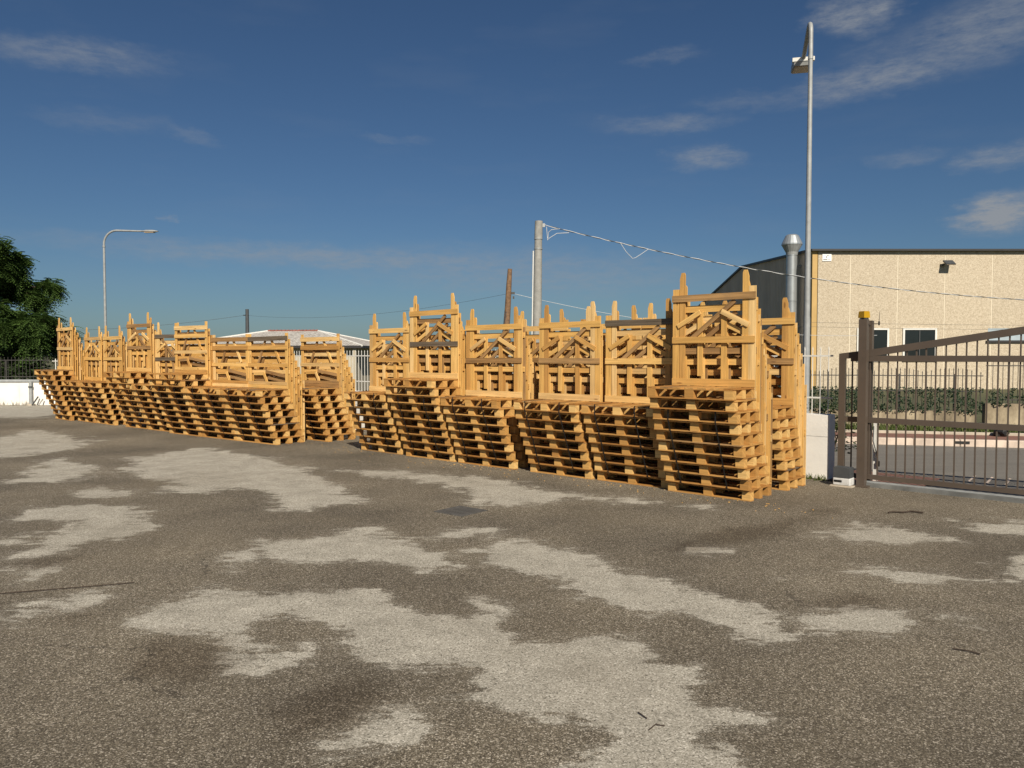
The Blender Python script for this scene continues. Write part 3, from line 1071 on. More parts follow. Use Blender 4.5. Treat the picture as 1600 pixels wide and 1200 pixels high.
# motor housing
mo = empty('gate_motor', rp(-0.44, -1.84), ROW_RZ, 'gate motor box with white base and dark grey cover', 'motor')
mo.scale = (.87, .87, .87)
link('base', bevel_box((0.255, 0.2, 0.115), M['box_white'], 0.012, 'base'), mo, (0, 0, 0.075))
m = MB()
m.prism([(-0.12, 0.134), (0.12, 0.134), (0.112, 0.285), (-0.112, 0.29), (-0.12, 0.27)], -0.10, 0.09)
m.build('cover', M['box_grey'], mo)
MB().box((-0.05, -0.102, 0.083), (0.11, 0.008, 0.03)).build('vent_slot', M['black'], mo)
MB().box((0, 0, 0.008), (0.32, 0.26, 0.02)).build('slab', M['edging'], mo)
# white steel post behind the gate with a hanging cable
wp = empty('catch_post', rp(-0.63, -2.50), ROW_RZ, 'white steel post with a cable behind the gate column', 'post')
MB().box((0, 0, 0.42), (0.05, 0.05, 0.84)).build('post', M['white_metal'], wp)
MB().tube([(-.02, -.03, .75), (-.02, -.05, .55), (.03, -.05, .38), (.05, -.05, .28)], 0.008, 6).build('cable', M['box_grey'], wp, True)
MB().box((.05, -.05, .25), (0.03, 0.03, 0.07)).build('connector', M['black'], wp)
wp = empty('catch_post', rp(-0.50, -2.44), ROW_RZ, 'second white steel post, left of the gate column', 'post')
MB().box((0, 0, 0.42), (0.04, 0.04, 0.84)).build('post', M['white_metal'], wp)
MB().box((0, 0, 0.845), (0.05, 0.05, 0.012)).build('cap', M['white_metal'], wp)
weed_strip([rp(uu, nn) for uu, nn in ((0.30, -2.10), (0.12, -2.10), (-0.05, -2.1), (-0.28, -2.15))], 120, .11, .05, M['grass'], 'small green weeds at the white wall foot by the gate')

# ================================================================== neighbour's wall, hedge screens and fence
nw = empty('garden_wall', sp(0, 2.95), ST_RZ, 'stained low concrete wall across the street', 'wall')
for i in range(-3, 1):
    MB().box((-0.4 + i * 3.05 + 1.55, 0, 0.24), (3.04, 0.2, 0.44)).build('wall_section', M['oldwall'], nw)
nw2 = empty('garden_wall', sp(2.85, 2.95), ST_RZ, 'taller stained concrete wall across the street, far right', 'wall')
for i in range(4):
    MB().box((1.5 + i * 3.0, 0, 0.33), (2.99, 0.2, 0.62)).build('wall_section', M['oldwall'], nw2)
bar_fence('spear_fence', 'dark spear-topped fence behind the ivy screen', sp(2.85, 3.0), ST_RZ, 8.0, 0.46, 1.42, 0.092, 0.008, (0.9, 1.25), M['dark_metal'], True, 1.15, None, .05,
          lambda d: 1.35 + 0.085 * abs(math.sin(d / 1.15 * math.pi)))
bar_fence('spear_fence', 'plain dark bar fence above the taller wall, far right', sp(14.8, 3.0), ST_RZ, 11.9, 0.64, 1.62, 0.10, 0.007, (0.72, 1.48), M['dark_metal'], False, 3.0)


def ivy_panel(x0, x1, z0, z1, label):
    c = sp(x0, 2.82)
    p = empty('ivy_screen', (c.x, c.y, 0), ST_RZ, label, 'ivy screen')
    m = MB()
    w = x1 - x0
    for _ in range(int(w * (z1 - z0) * 1900)):
        lx, lz = random.uniform(0, w), random.uniform(z0, z1)
        if mnoise.noise(Vector((lx * 6 + x0 * 7, lz * 6, 1.3))) > 0.27:
            continue
        s = random.uniform(.014, .028)
        c3 = Vector((lx, random.uniform(-.05, .05), lz))
        q = Matrix.Rotation(random.uniform(0, 6.28), 3, 'Y') @ Matrix.Rotation(random.gauss(0, .6), 3, 'X') @ Matrix.Rotation(random.gauss(0, .6), 3, 'Z')
        pts = [c3 + q @ Vector(v) * s for v in ((-1, 0, 0), (0, 0, -.7), (1.1, 0, 0), (0, 0, .7))]
        t = random.random()
        m.quadface(pts, [(t, 0)] * 4)
    m.build('leaves', M['ivy'], p)
    n = MB()
    k = 0.0
    while k < w:
        n.box((k, .055, (z0 + z1) / 2), (0.004, 0.004, z1 - z0))
        k += .12
    n.build('net', M['dark_metal'], p)


ivy_panel(-3.0, -0.4, 0.42, 0.99, 'green plastic ivy screen left of the gate column')
ivy_panel(-0.38, 1.4, 0.42, 0.99, 'green plastic ivy screen just right of the gate column')
ivy_panel(1.42, 2.8, 0.42, 0.99, 'green plastic ivy screen where the low wall steps up')
ivy_panel(2.9, 6.5, 0.60, 0.99, 'narrow plastic ivy strip on the taller wall')
bag = MB()
for i in range(1):
    import bmesh
    bm = bmesh.new()
    bmesh.ops.create_icosphere(bm, subdivisions=3, radius=0.13)
    for v in bm.verts:
        v.co += v.normal * mnoise.noise(v.co * 14) * 0.05
        v.co.z = max(v.co.z * 0.75, -0.07)
    me = bpy.data.meshes.new('rubbish_bag')
    bm.to_mesh(me)
    bm.free()
    me.materials.append(M['black'])
o = link('rubbish_bag', me, None, sp(2.55, 1.0, 0.155))
tag(o, 'small black bag lying on the red pavement across the street', 'bag')

# ================================================================== industrial building
BY = 38.0
BX = 14.66
bd = empty('warehouse', (BX, BY, 0), 0, 'beige panelled warehouse with dark roof edge', 'building')
H = 6.80
MB().box((15, 0.162, H / 2), (29.4, 0.3, H - .02)).build('joint_backing', M['joint'], bd)
# openings in panel coordinates (x0,x1,z0,z1)
WIN = [(2.256, 3.76, 1.45, 3.03), (4.50, 6.10, 1.45, 3.03)]
STRIP = (8.65, 16.4, 2.45, 3.05)


def facade_panel(x0, x1):
    """panel with the window openings cut out, built from butted slabs, one mesh"""
    cuts = []
    for w in WIN + [STRIP]:
        a_, b_ = max(x0, w[0]), min(x1, w[1])
        if b_ - a_ > 0.01:
            cuts.append((a_, b_, w[2], w[3]))
    m = MB()
    xs = sorted({x0, x1, *[c[0] for c in cuts], *[c[1] for c in cuts]})
    for a_, b_ in zip(xs[:-1], xs[1:]):
        mid = (a_ + b_) / 2
        zs = [(0, H)]
        for c in cuts:
            if c[0] <= mid <= c[1]:
                zs = [(0, c[2]), (c[3], H)]
        for z0, z1 in zs:
            m.box(((a_ + b_) / 2, 0.07, (z0 + z1) / 2), (b_ - a_, 0.14, z1 - z0))
    m.build('panel', M['facade'], bd)


MB().box((0.125, 0.06, H / 2), (0.25, 0.16, H)).build('corner_strip', M['ochre'], bd)
xs = [0.27, 1.885]
while xs[-1] < 29:
    xs.append(xs[-1] + 2.31)
for a_, b_ in zip(xs[:-1], xs[1:]):
    facade_panel(a_ + .02, b_ - .02)
# roof edge flashing
MB().box((14.9, -0.02, H + 0.045), (30.0, 0.42, 0.09)).build('roof_flashing', M['trim'], bd)
# gable side: ribs of metal sheet following the roof slope
prof = [(0.0, H), (11.4, 7.30), (22.0, 5.62), (30, 4.4)]


def prof_z(y):
    for (y0, z0), (y1, z1) in zip(prof[:-1], prof[1:]):
        if y0 <= y <= y1:
            return z0 + (z1 - z0) * (y - y0) / (y1 - y0)
    return prof[-1][1]


y = 0.16
while y < 29.5:
    y1 = y + 1.0
    m = MB()
    m.prism([(y + .006, 0), (y1 - .006, 0), (y1 - .006, prof_z(y1)), (y + .006, prof_z(y))], 0.0, 0.10, 'X')
    for r in range(4):
        yy = y + .12 + r * .25
        m.box((-0.012, yy, prof_z(yy) / 2), (0.022, 0.035, prof_z(yy) - .05))
    m.build('side_sheet', M['side'], bd)
    y = y1
for (y0, z0), (y1, z1) in zip(prof[:-1], prof[1:]):
    m = MB()
    m.prism([(y0, z0), (y1, z1), (y1, z1 + .12), (y0, z0 + .12)], -0.12, 29.8, 'X')
    m.build('roof', M['trim'], bd)


def window(x0, x1, z0, z1, glass, mull=1):
    w = empty('window', ((x0 + x1) / 2, 0, 0), 0)
    w.parent = bd
    cx, ww = 0, x1 - x0
    zc, hh = (z0 + z1) / 2, z1 - z0
    MB().box((0, 0.003, zc), (ww - .02, 0.012, hh - .02)).build('pane', M[glass], w)
    t = 0.09
    for sx in (-1, 1):
        MB().box((sx * (ww / 2 - t / 2 + .03), -0.005, zc), (t, 0.12, hh + .06)).build('frame', M['white_metal'], w)
    for sz in (-1, 1):
        MB().box((0, -0.003, zc + sz * (hh / 2 - t / 2 + .03)), (ww - 2 * t + .058, 0.11, t)).build('frame', M['white_metal'], w)
    for k in range(mull):
        MB().box((ww * ((k + 1) / (mull + 1) - .5), -0.02, zc), (0.04, 0.03, hh - .1)).build('mullion', M['box_grey'], w)


window(*WIN[0], 'glass')
window(*WIN[1], 'glass')
sw = empty('window', (0, 0, 0))
sw.parent = bd
MB().box(((STRIP[0] + STRIP[1]) / 2, 0.003, 2.75), (STRIP[1] - STRIP[0], 0.012, 0.58)).build('pane', M['pale_glass'], sw)
MB().box(((STRIP[0] + STRIP[1]) / 2, -0.02, 2.40), (STRIP[1] - STRIP[0] + .2, 0.16, 0.10)).build('sill', M['trim'], sw)
# plaque
pq = empty('wall_plaque', (BX + 0.70, BY - 0.02, 6.49), 0, 'small white plaque with dark marks, top left of beige facade', 'sign')
MB().box((0, 0, 0), (0.44, 0.03, 0.34)).build('board', M['plaque'], pq)
MB().box((-0.08, -0.017, -0.10), (0.20, 0.006, 0.035)).build('lettering', M['box_grey'], pq)
MB().box((0.10, -0.017, -0.10), (0.10, 0.006, 0.03)).build('lettering', M['galv'], pq)
m = MB()
m.tube([(-0.02, -.018, -.03), (-0.02, -.018, .05), (0.03, -.018, .10), (.08, -.018, .11)], 0.014, 5)
m.build('emblem', M['box_grey'], pq)
# floodlight
fl = empty('floodlight', (BX + 6.42, BY, 6.12), 0, 'small black floodlight on the beige facade', 'floodlight')
MB().box((-0.12, -0.07, 0.0), (0.10, 0.12, 0.10)).build('bracket', M['box_grey'], fl)
MB().box((-0.04, -0.18, 0.04), (0.22, 0.05, 0.05)).build('arm', M['box_grey'], fl)
m = MB()
m.box((0.08, -0.34, 0.09), (0.46, 0.36, 0.07), Matrix.Rotation(R(35), 3, 'X'))
m.build('head', M['box_grey'], fl)
m = MB()
m.box((0.08, -0.365, 0.053), (0.40, 0.30, 0.012), Matrix.Rotation(R(35), 3, 'X'))
m.build('lens', M['lens'], fl)
# flue duct
dk = empty('flue_duct', (14.16, 39.4, 0), 0, 'shiny metal flue pipe with flared cap beside the warehouse', 'flue')
zz = 0.0
for i, seg in enumerate((1.9, 1.3, 1.3, 1.3, 1.0)):
    MB().tube([(0, 0, zz), (0, 0, zz + seg - .03)], 0.265, 20).build('duct_section', M['duct'], dk, True)
    MB().tube([(0, 0, zz + seg - .03), (0, 0, zz + seg)], 0.285, 20).build('joint_band', M['duct'], dk, True)
    zz += seg
MB().tube([(0, 0, zz), (0, 0, zz + .14), (0, 0, zz + .50)], [0.275, 0.30, 0.50], 20).build('lower_cone', M['galv'], dk)
MB().tube([(0, 0, zz + .50), (0, 0, zz + .56), (0, 0, zz + .96), (0, 0, zz + 1.02)], [0.51, 0.51, 0.32, 0.24], 20).build('cap_cone', M['duct'], dk)
MB().box((0.27, 0.05, zz - .55), (0.75, 0.06, 0.10)).build('bracket', M['galv'], dk)
MB().box((0.27, 0.05, 3.2), (0.55, 0.06, 0.08)).build('bracket', M['galv'], dk)

# ================================================================== hip-roofed house far behind
HY = 40.0
hs = empty('house', (-11.3, HY, 0), R(-6), 'low house with grey hipped roof and red ridge tiles', 'house')
ez, rz_ = 2.18, 2.98
hw, hd = 4.75, 3.6
rl = 1.35
m = MB()
E1, E2, E3, E4 = (-hw, -hd, ez), (hw, -hd, ez), (hw, hd, ez), (-hw, hd, ez)
R1, R2 = (-rl, 0, rz_), (rl, 0, rz_)
for f in ([E1, E2, R2, R1], [E2, E3, R2], [E3, E4, R1, R2], [E4, E1, R1], [E4, E3, E2, E1]):
    m.quadface(f)
m.build('roof', M['roof'], hs)
for i in range(14):
    t0 = -rl + (2 * rl) * i / 14
    MB().tube([(t0, 0, rz_ + .01), (t0 + 2 * rl / 14 - .012, 0, rz_ + .03)], [0.04, 0.048], 6).build('ridge_tile', M['ridge'], hs)
for (e, r) in ((E1, R1), (E2, R2), (E3, R2), (E4, R1)):
    MB().tube([e, r], 0.05, 6).build('hip_cap', M['white_metal'], hs)
MB().box((0, 0, 1.05), (2 * hw - 1.0, 2 * hd - 1.0, 2.1)).build('wall', M['plaster'], hs)
MB().box((0, -hd + .02, ez - .06), (2 * hw - .02, 0.05, 0.12)).build('gutter', M['trim'], hs)
MB().box((hw - .02, 0, ez - .06), (0.05, 2 * hd - .1, 0.12)).build('gutter', M['trim'], hs)
for sx in (-1, 0, 1):
    MB().box((sx * (hw - .4), -hd + .2, (ez - .1) / 2), (0.14, 0.14, ez - .13)).build('porch_post', M['plaster'], hs)
for px in (2.6, -2.2):
    wd = MB().box((px, -hd + .47, 1.25), (0.9, 0.08, 1.1)).build('window', M['glass'], hs)

# ================================================================== poles, lamps and cables
def street_lamp(name, base, height, ang, arm, label, r0=0.075, r1=0.045, rise=0.25):
    t = empty(name, base, ang, label, 'street lamp', 'tall street lamps')
    MB().tube([(0, 0, 0), (0, 0, 1.2)], [r0 * 1.15, r0 * 1.1], 12).build('base_sleeve', M['galv'], t, True)
    hs_ = height - 0.75
    MB().tube([(0, 0, 1.2), (0, 0, hs_)], [r0, r1 * 1.05], 12).build('shaft', M['galv'], t, True)
    MB().tube([(0, 0, hs_ - .05), (0, 0, hs_ + .03)], r1 * 1.35, 12).build('collar', M['galv'], t, True)
    pts = [(0, 0, hs_)]
    rr = 0.65
    for k in range(0, 10):
        a_ = math.pi / 2 * k / 9
        pts.append((rr - rr * math.cos(a_), 0, hs_ + .1 + rr * math.sin(a_)))
    pts.append((arm, 0, hs_ + .1 + rr - rise))
    MB().tube(pts, [r1] * (len(pts) - 1) + [r1 * .8], 10).build('arm', M['galv'], t, True)
    hz = hs_ + .1 + rr - rise
    h = empty('lamp_head', (arm, 0, hz), 0)
    h.parent = t
    m = MB()
    m.tube([(-.12, 0, 0.0), (0, 0, 0.0), (.15, 0, 0.0), (.5, 0, -.01), (.72, 0, -.03)], [.045, .075, .13, .13, .05], 10)
    o = m.build('housing', M['galv'], h, True)
    o.scale = (1, 1.0, .5)
    m = MB()
    m.box((.30, 0, -.062), (.46, .2, .025))
    m.build('lens', M['lens'], h)
    return t


street_lamp('street_lamp', (-19.75, 37.7, 0), 7.75, R(-4), 2.0, 'grey curved street lamp at far left behind the pallets', 0.07, 0.05, 0.05)
# the near one: its arm reaches away over the street
nl = empty('street_lamp', (5.32, 14.0, 0), R(76), 'tall grey lamp pole rising beside the warehouse corner', 'street lamp', 'tall street lamps')
MB().tube([(0, 0, 0), (0, 0, 2.4)], [0.062, 0.056], 14).build('base_sleeve', M['galv'], nl, True)
MB().tube([(0, 0, 2.4), (0, 0, 7.0)], [0.052, 0.038], 14).build('shaft', M['galv'], nl, True)
MB().tube([(0, 0, 6.98), (0, 0, 7.04)], 0.046, 14).build('collar', M['galv'], nl, True)
pts = [(0, 0, 7.02), (0, 0, 7.45)]
for k in range(1, 8):
    a_ = R(100) * k / 7
    pts.append((0.22 - 0.22 * math.cos(a_), 0, 7.45 + .22 * math.sin(a_)))
pts.append((1.15, 0, 7.36))
MB().tube(pts, 0.04, 10).build('arm', M['galv'], nl, True)
hd_ = empty('lamp_head', (1.15, 0, 7.32), 0)
hd_.parent = nl
hd_.rotation_euler = (0, R(-6), 0)
m = MB()
m.prism([(-.10, .02), (.0, .09), (.42, .07), (.52, .0), (.50, -.05), (-.08, -.05)], -.17, .17)
m.build('housing', M['galv'], hd_)
MB().box((.21, 0, -.06), (.50, .30, .02)).build('lens', M['lens'], hd_)
MB().box((-.06, .0, .06), (.10, .40, .07)).build('clamp', M['white_metal'], hd_)

# concrete pole
cp = empty('utility_pole', (0.78, 26.0, 0), 0, 'thick pale concrete pole carrying the twisted white cable', 'utility pole')
MB().tube([(0, 0, 0), (0.05, 0, 2.0), (0.10, 0, 5.6)], [0.17, 0.155, 0.125], 16).build('shaft', M['concrete'], cp, True)
MB().tube([(0.10, 0, 5.6), (0.115, 0, 6.19)], [0.135, 0.13], 16).build('head', M['concrete'], cp, True)
for z in (5.58, 5.25):
    MB().tube([(0.10, 0, z), (0.10, 0, z + .04)], 0.142, 16).build('steel_band', M['galv'], cp, True)
MB().tube([(-.16, -.02, 0.1), (-.10, -.02, 3.0), (-.07, -.02, 5.2)], 0.022, 6).build('conduit', M['white_metal'], cp, True)
MB().box((0.27, 0, 6.05), (0.10, 0.05, 0.12)).build('hook_plate', M['galv'], cp)

wq = empty('utility_pole', (-0.28, 30.0, 0), 0, 'weathered brown timber pole left of the concrete pole', 'utility pole')
MB().tube([(-0.02, 0, 0), (0.02, 0, 2.2), (0.12, 0, 3.6), (0.16, 0, 4.4), (0.20, 0, 5.05)], [.16, .14, .115, .105, .085], 10).build('shaft', M['pole_wood'], wq, True)
MB().tube([(-.02, -.1, 1.0), (-.08, -.12, 2.6), (0.06, -.10, 3.4)], 0.02, 6).build('cable_drop', M['wire'], wq, True)
MB().box((0.32, 0, 4.12), (0.14, 0.06, 0.08)).build('insulator_bracket', M['dark_metal'], wq)
MB().box((0.34, 0, 3.95), (0.06, 0.06, 0.10)).build('insulator', M['dark_metal'], wq)

uq = empty('utility_pole', (-15.35, 45.0, 0), 0, 'grey-green pole rising behind the hipped roof', 'utility pole')
MB().tube([(0, 0, 0), (0, 0, 4.4)], [.13, .095], 10).build('shaft', M['box_grey'], uq, True)
MB().box((-.15, 0, 4.05), (.14, .05, .05)).build('insulator', M['black'], uq)


def cable(name, pts, r, mat, label, seg=6):
    o = MB().tube(pts, r, seg).build(name, mat, None, True)
    return tag(o, label, 'cable')


# twisted cable: two strands wound round each other along the sagging span
span = []
X0, X1 = 1.08, 42.0
def sagz(X):
    t = X - 1.08
    return 6.06 - 0.2516 * t + 0.00603 * t * t


tw = empty('overhead_cable', (1.08, 26.0, sagz(1.08)), 0, 'twisted white cable sagging rightwards from the concrete pole', 'cable')
for s in range(2):
    pts = []
    X = X0
    k = 0
    while X < X1:
        a_ = X * 7.5 + s * math.pi + .6 * math.sin(X * 1.7)
        pts.append((X - 1.08, 0.012 * math.cos(a_), sagz(X) - sagz(1.08) + 0.012 * math.sin(a_)))
        X += 0.11
    MB().tube(pts, 0.011, 5).build('strand', M['cable'] if s == 0 else M['box_grey'], tw, True)
cable('jumper_loop', [(1.15, 25.98, 6.0), (1.17, 25.98, 5.75), (1.19, 25.98, 5.55), (1.24, 25.98, 5.62), (1.5, 25.98, 5.78), (1.9, 25.98, 5.80)], 0.011, M['cable'], 'thin white cable loop hanging beside the concrete pole top')
cable('jumper_loop', [(1.60, 25.96, 5.93), (1.32, 25.96, 5.90), (1.22, 25.96, 5.82), (1.20, 25.96, 5.62)], 0.009, M['cable'], 'short white cable loop curling under the pole top cable')
cable('jumper_loop', [(3.62, 25.98, sagz(3.62)), (3.80, 25.98, 5.18), (4.02, 25.98, 4.95), (4.12, 25.98, 4.97), (4.35, 25.98, 5.12), (4.55, 25.98, sagz(4.55))], 0.009, M['cable'], 'V-shaped white cable tail hanging under the twisted cable')


def wire(p0, p1, sag, r, label, n=24, mat='wire'):
    p0, p1 = Vector(p0), Vector(p1)
    pts = []
    for i in range(n + 1):
        t = i / n
        p = p0.lerp(p1, t)
        p.z -= sag * 4 * t * (1 - t)
        pts.append(p)
    cable('overhead_wire', pts, r, M[mat], label, 5)


wire((0.05, 30, 4.1), (16, 34, 2.6), .5, 0.009, 'thin pale wire running right from the timber pole', mat='cable')
wire((-0.15, 30, 4.1), (-15.4, 45, 4.05), .45, 0.005, 'thin dark wire between timber pole and grey-green pole')
wire((-15.5, 45, 4.05), (-34, 42, 3.4), .6, 0.008, 'thin dark wire running left from the grey-green pole')
for i, z in enumerate((2.66, 2.55)):
    wire((5.0, 19.5, z - .05), (22, 19.5, z - .1), .12, 0.003, ['upper', 'lower'][i] + ' thin wire crossing before the beige facade')

# ================================================================== drain grate, twigs in the yard
G0 = Vector((-0.56, 8.42, 0))
dg = empty('drain_grate', (G0.x, G0.y, 0), ROW_RZ + R(3), 'square cast iron drain grate set in the asphalt', 'drain grate')
for sx in (-1, 1):
    MB().box((sx * .175, 0, 0.003), (.065, .415, .008)).build('frame', M['drain'], dg)
    MB().box((0, sx * .175, 0.003), (.284, .065, .0075)).build('frame', M['drain'], dg)
MB().box((0, 0, 0.001), (.285, .285, .002)).build('pit', M['black'], dg)
gb = MB().box((0, 0, 0), (.016, .284, .005)).mesh('grate_bar', M['drain'])
for i in range(7):
    link('grate_bar', gb, dg, (-.117 + i * .039, 0, 0.0045))
tw_list = [
    ([(-3.75, 5.42), (-3.2, 5.60), (-2.82, 5.72)], .0035, 'long thin dark rod lying on the asphalt at left'),
    ([(4.05, 8.28), (4.12, 8.34), (4.22, 8.30), (4.33, 8.36), (4.42, 8.27)], .010, 'dark crooked twig before the sliding gate'),
    ([(0.62, 3.45), (0.66, 3.50), (0.70, 3.49)], .003, 'tiny twig on the pale patch in the foreground'),
    ([(0.63, 3.56), (0.60, 3.62)], .003, 'second tiny twig just beyond the first, foreground'),
    ([(2.55, 4.42), (2.62, 4.38), (2.66, 4.34)], .004, 'curved twig on dark asphalt at lower right'),
]
for pts, r, lab in tw_list:
    o = MB().tube([(p[0], p[1], r + .002 + random.uniform(0, .006)) for p in pts], r, 5).build('twig', M['twig'])
    tag(o, lab, 'twig')
# chips of wood and grit scattered before the stacks
ch = MB()
for _ in range(130):
    p = rp(random.uniform(-1.2, 9), abs(random.gauss(0, .35)) - .05 + (0.0), 0.004)
    s = random.uniform(.003, .010)
    ch.box((p.x, p.y, .004), (s * 1.8, s, .006), Matrix.Rotation(random.uniform(0, 3), 3, 'Z'))
tag(ch.build('wood_chips', M['fir']), 'scattered wood chips on the asphalt before the pallets', 'chips', kind='stuff')

# ================================================================== tree and shrubs at the left
def leaf_spray(m, p, d, length, nl, lsz):
    """a drooping pinnate leaf: leaflets in pairs along a curved stalk"""
    d = d.normalized()
    side = d.cross(Vector((0, 0, 1)))
    if side.length < .05:
        side = Vector((1, 0, 0))
    side.normalize()
    t0 = random.random()
    q = p.copy()
    for k in range(nl):
        t = (k + 1) / nl
        q = p + d * length * t + Vector((0, 0, -length * .45 * t * t))
        for s in (-1, 1):
            tip = q + (side * s * .9 + d * .45 + Vector((0, 0, -.35))).normalized() * lsz * random.uniform(.7, 1.15)
            wv = d * lsz * .20
            mid = q.lerp(tip, .5)
            sh = min(1, max(0, t0 + random.uniform(-.2, .2)))
            m.quadface([q, mid - wv, tip, mid + wv], [(sh, 0)] * 4)


def grow(start, direction, length, rad, depth, tubes, leaves, droop):
    pts, rr = [start.copy()], [rad]
    d = direction.normalized()
    p = start.copy()
    n = 6
    for i in range(n):
        d = (d + Vector((random.gauss(0, .13), random.gauss(0, .13), random.gauss(0, .08) - droop))).normalized()
        p = p + d * length / n
        pts.append(p.copy())
        rr.append(rad * (1 - .75 * (i + 1) / n))
        if depth > 0 and i >= 1:
            for _ in range(2 if depth > 1 else 2):
                a_ = random.uniform(0, 6.28)
                o = d.orthogonal().normalized()
                o2 = d.cross(o)
                nd = (d * .75 + (o * math.cos(a_) + o2 * math.sin(a_)) * .9)
                nd.z *= .65
                grow(p.copy(), nd, length * random.uniform(.26, .40), rr[-1] * .6, depth - 1, tubes, leaves, droop + .02)
        if depth <= 1:
            leaves.append((p.copy(), d.copy()))
    tubes.append((pts, rr))


def make_tree(base, height, spread, label, seed, limbs):
    random.seed(seed)
    t = empty('leafy_tree', base, 0, label, 'tree')
    tubes, leaves = [], []
    trunk = [(Vector((0, 0, 0))), Vector((.05, 0, height * .2)), Vector((.1, .05, height * .42)), Vector((.05, .1, height * .66))]
    m = MB()
    m.tube(trunk, [.22, .18, .14, .07], 10)
    m.build('trunk', M['bark'], t, True)
    for (hz, az_, ln, up) in limbs:
        st_ = Vector((.08, .05, height * hz))
        grow(st_, Vector((math.cos(az_), math.sin(az_), up)), ln, .07, 2, tubes, leaves, .03)
    m = MB()
    for pts, rr in tubes:
        m.tube(pts, [max(r, .006) for r in rr], 5, False)
    m.build('branches', M['bark'], t)
    m = MB()
    for p, d in leaves:
        for _ in range(3):
            dd = (d * .5 + Vector((random.gauss(0, .6), random.gauss(0, .6), random.gauss(-.05, .3))))
            leaf_spray(m, p + Vector((random.gauss(0, .06), random.gauss(0, .06), random.gauss(0, .06))), dd, random.uniform(.25, .5), 6, .13)
    m.build('crown', M['leaf'], t)
    return t


limbs = []
rs = random.Random(3)
# boughs towards the yard (right), one above the other with gaps between, then the rest all round
for (hz, az_, ln, up) in ((.38, -.15, 2.6, .10), (.47, .35, 2.4, .22), (.56, -.35, 2.6, .28), (.63, .15, 2.3, .55), (.66, -.6, 2.2, .95), (.66, .5, 2.0, 1.5)):
    limbs.append((hz, az_, ln, up))
for i in range(9):
    hz = .32 + .34 * (i / 8)
    limbs.append((hz, 1.2 + i * .48 + rs.uniform(-.2, .2), 2.6, rs.uniform(.1, .6) + (hz - .3) * 1.5))
make_tree((-21.0, 30.2, 0), 6.1, 4.0, 'dark green feathery tree at the left edge behind the fence', 11, limbs)


def shrub(base, rx, rz, n, label, seed):
    random.seed(seed)
    t = empty('dark_shrub', base, 0, label, 'shrub', 'shrubs behind the far left fence')
    m = MB()
    for _ in range(7):
        a_ = random.uniform(0, 6.28)
        m.tube([(0, 0, 0), (math.cos(a_) * rx * .3, math.sin(a_) * rx * .3, rz * .6), (math.cos(a_) * rx * .7, math.sin(a_) * rx * .7, rz * 1.3)], [.04, .03, .01], 5)
    m.build('stems', M['bark'], t)
    m = MB()
    for _ in range(n):
        v = Vector((random.gauss(0, 1), random.gauss(0, 1), random.gauss(0, 1))).normalized() * random.uniform(.55, 1.0) ** .6
        p = Vector((v.x * rx, v.y * rx, rz + v.z * rz))
        p += Vector((mnoise.noise(p * 2), mnoise.noise(p * 2 + Vector((9, 0, 0))), mnoise.noise(p * 2 + Vector((0, 9, 0))))) * .35
        if p.z < .02:
            continue
        s = random.uniform(.05, .1)
        q = Matrix.Rotation(random.uniform(0, 6.28), 3, 'Z') @ Matrix.Rotation(random.uniform(-1.2, 1.2), 3, 'X')
        tt = random.random()
        m.quadface([p + q @ Vector(c) * s for c in ((-1, 0, 0), (0, -.5, 0), (1, 0, 0), (0, .5, 0))], [(tt, 0)] * 4)
    m.build('foliage', M['bush'], t)


for i, (x, y, rx, rz) in enumerate(((-22.4, 29.0, 1.3, .95), (-20.2, 29.2, 1.3, 1.05), (-18.6, 29.6, .95, .75), (-24.6, 29.4, 1.4, 1.1))):
    shrub((x, y, 0), rx, rz, 5200, ['broad dark shrub behind the fence at the left edge', 'dark shrub under the tree behind the far left fence', 'smaller dark shrub nearest the pallets behind the far left fence', 'dark shrub beyond the left edge behind the fence'][i], 20 + i)
random.seed(31)
sh = empty('low_bush', rp(0.15, -2.95), 0, 'low green bush behind the white wall by the lamp pole', 'bush')
m = MB()
for _ in range(900):
    p = Vector((max(-.4, min(.4, random.gauss(0, .22))), max(-.25, min(.25, random.gauss(0, .14))), random.uniform(.3, 1.02)))
    s = random.uniform(.015, .035)
    q = Matrix.Rotation(random.uniform(0, 6.28), 3, 'Z') @ Matrix.Rotation(random.uniform(-1.2, 1.2), 3, 'X')
    m.quadface([p + q @ Vector(c) * s for c in ((-1, 0, 0), (0, -.5, 0), (1, 0, 0), (0, .5, 0))], [(random.random(), 0)] * 4)
m.build('foliage', M['bush'], sh)
m = MB()
for k in range(5):
    m.tube([(0, 0, 0), (random.gauss(0, .1), random.gauss(0, .1), .5), (random.gauss(0, .2), random.gauss(0, .15), .9)], [.012, .01, .004], 5)
m.build('stems', M['bark'], sh)

# ================================================================== pallets
LAY = 0.133           # height of one nested pallet
SHIFT = 0.054         # how far each next pallet sits forward
BT = 0.017            # board thickness of the backs
random.seed(5)


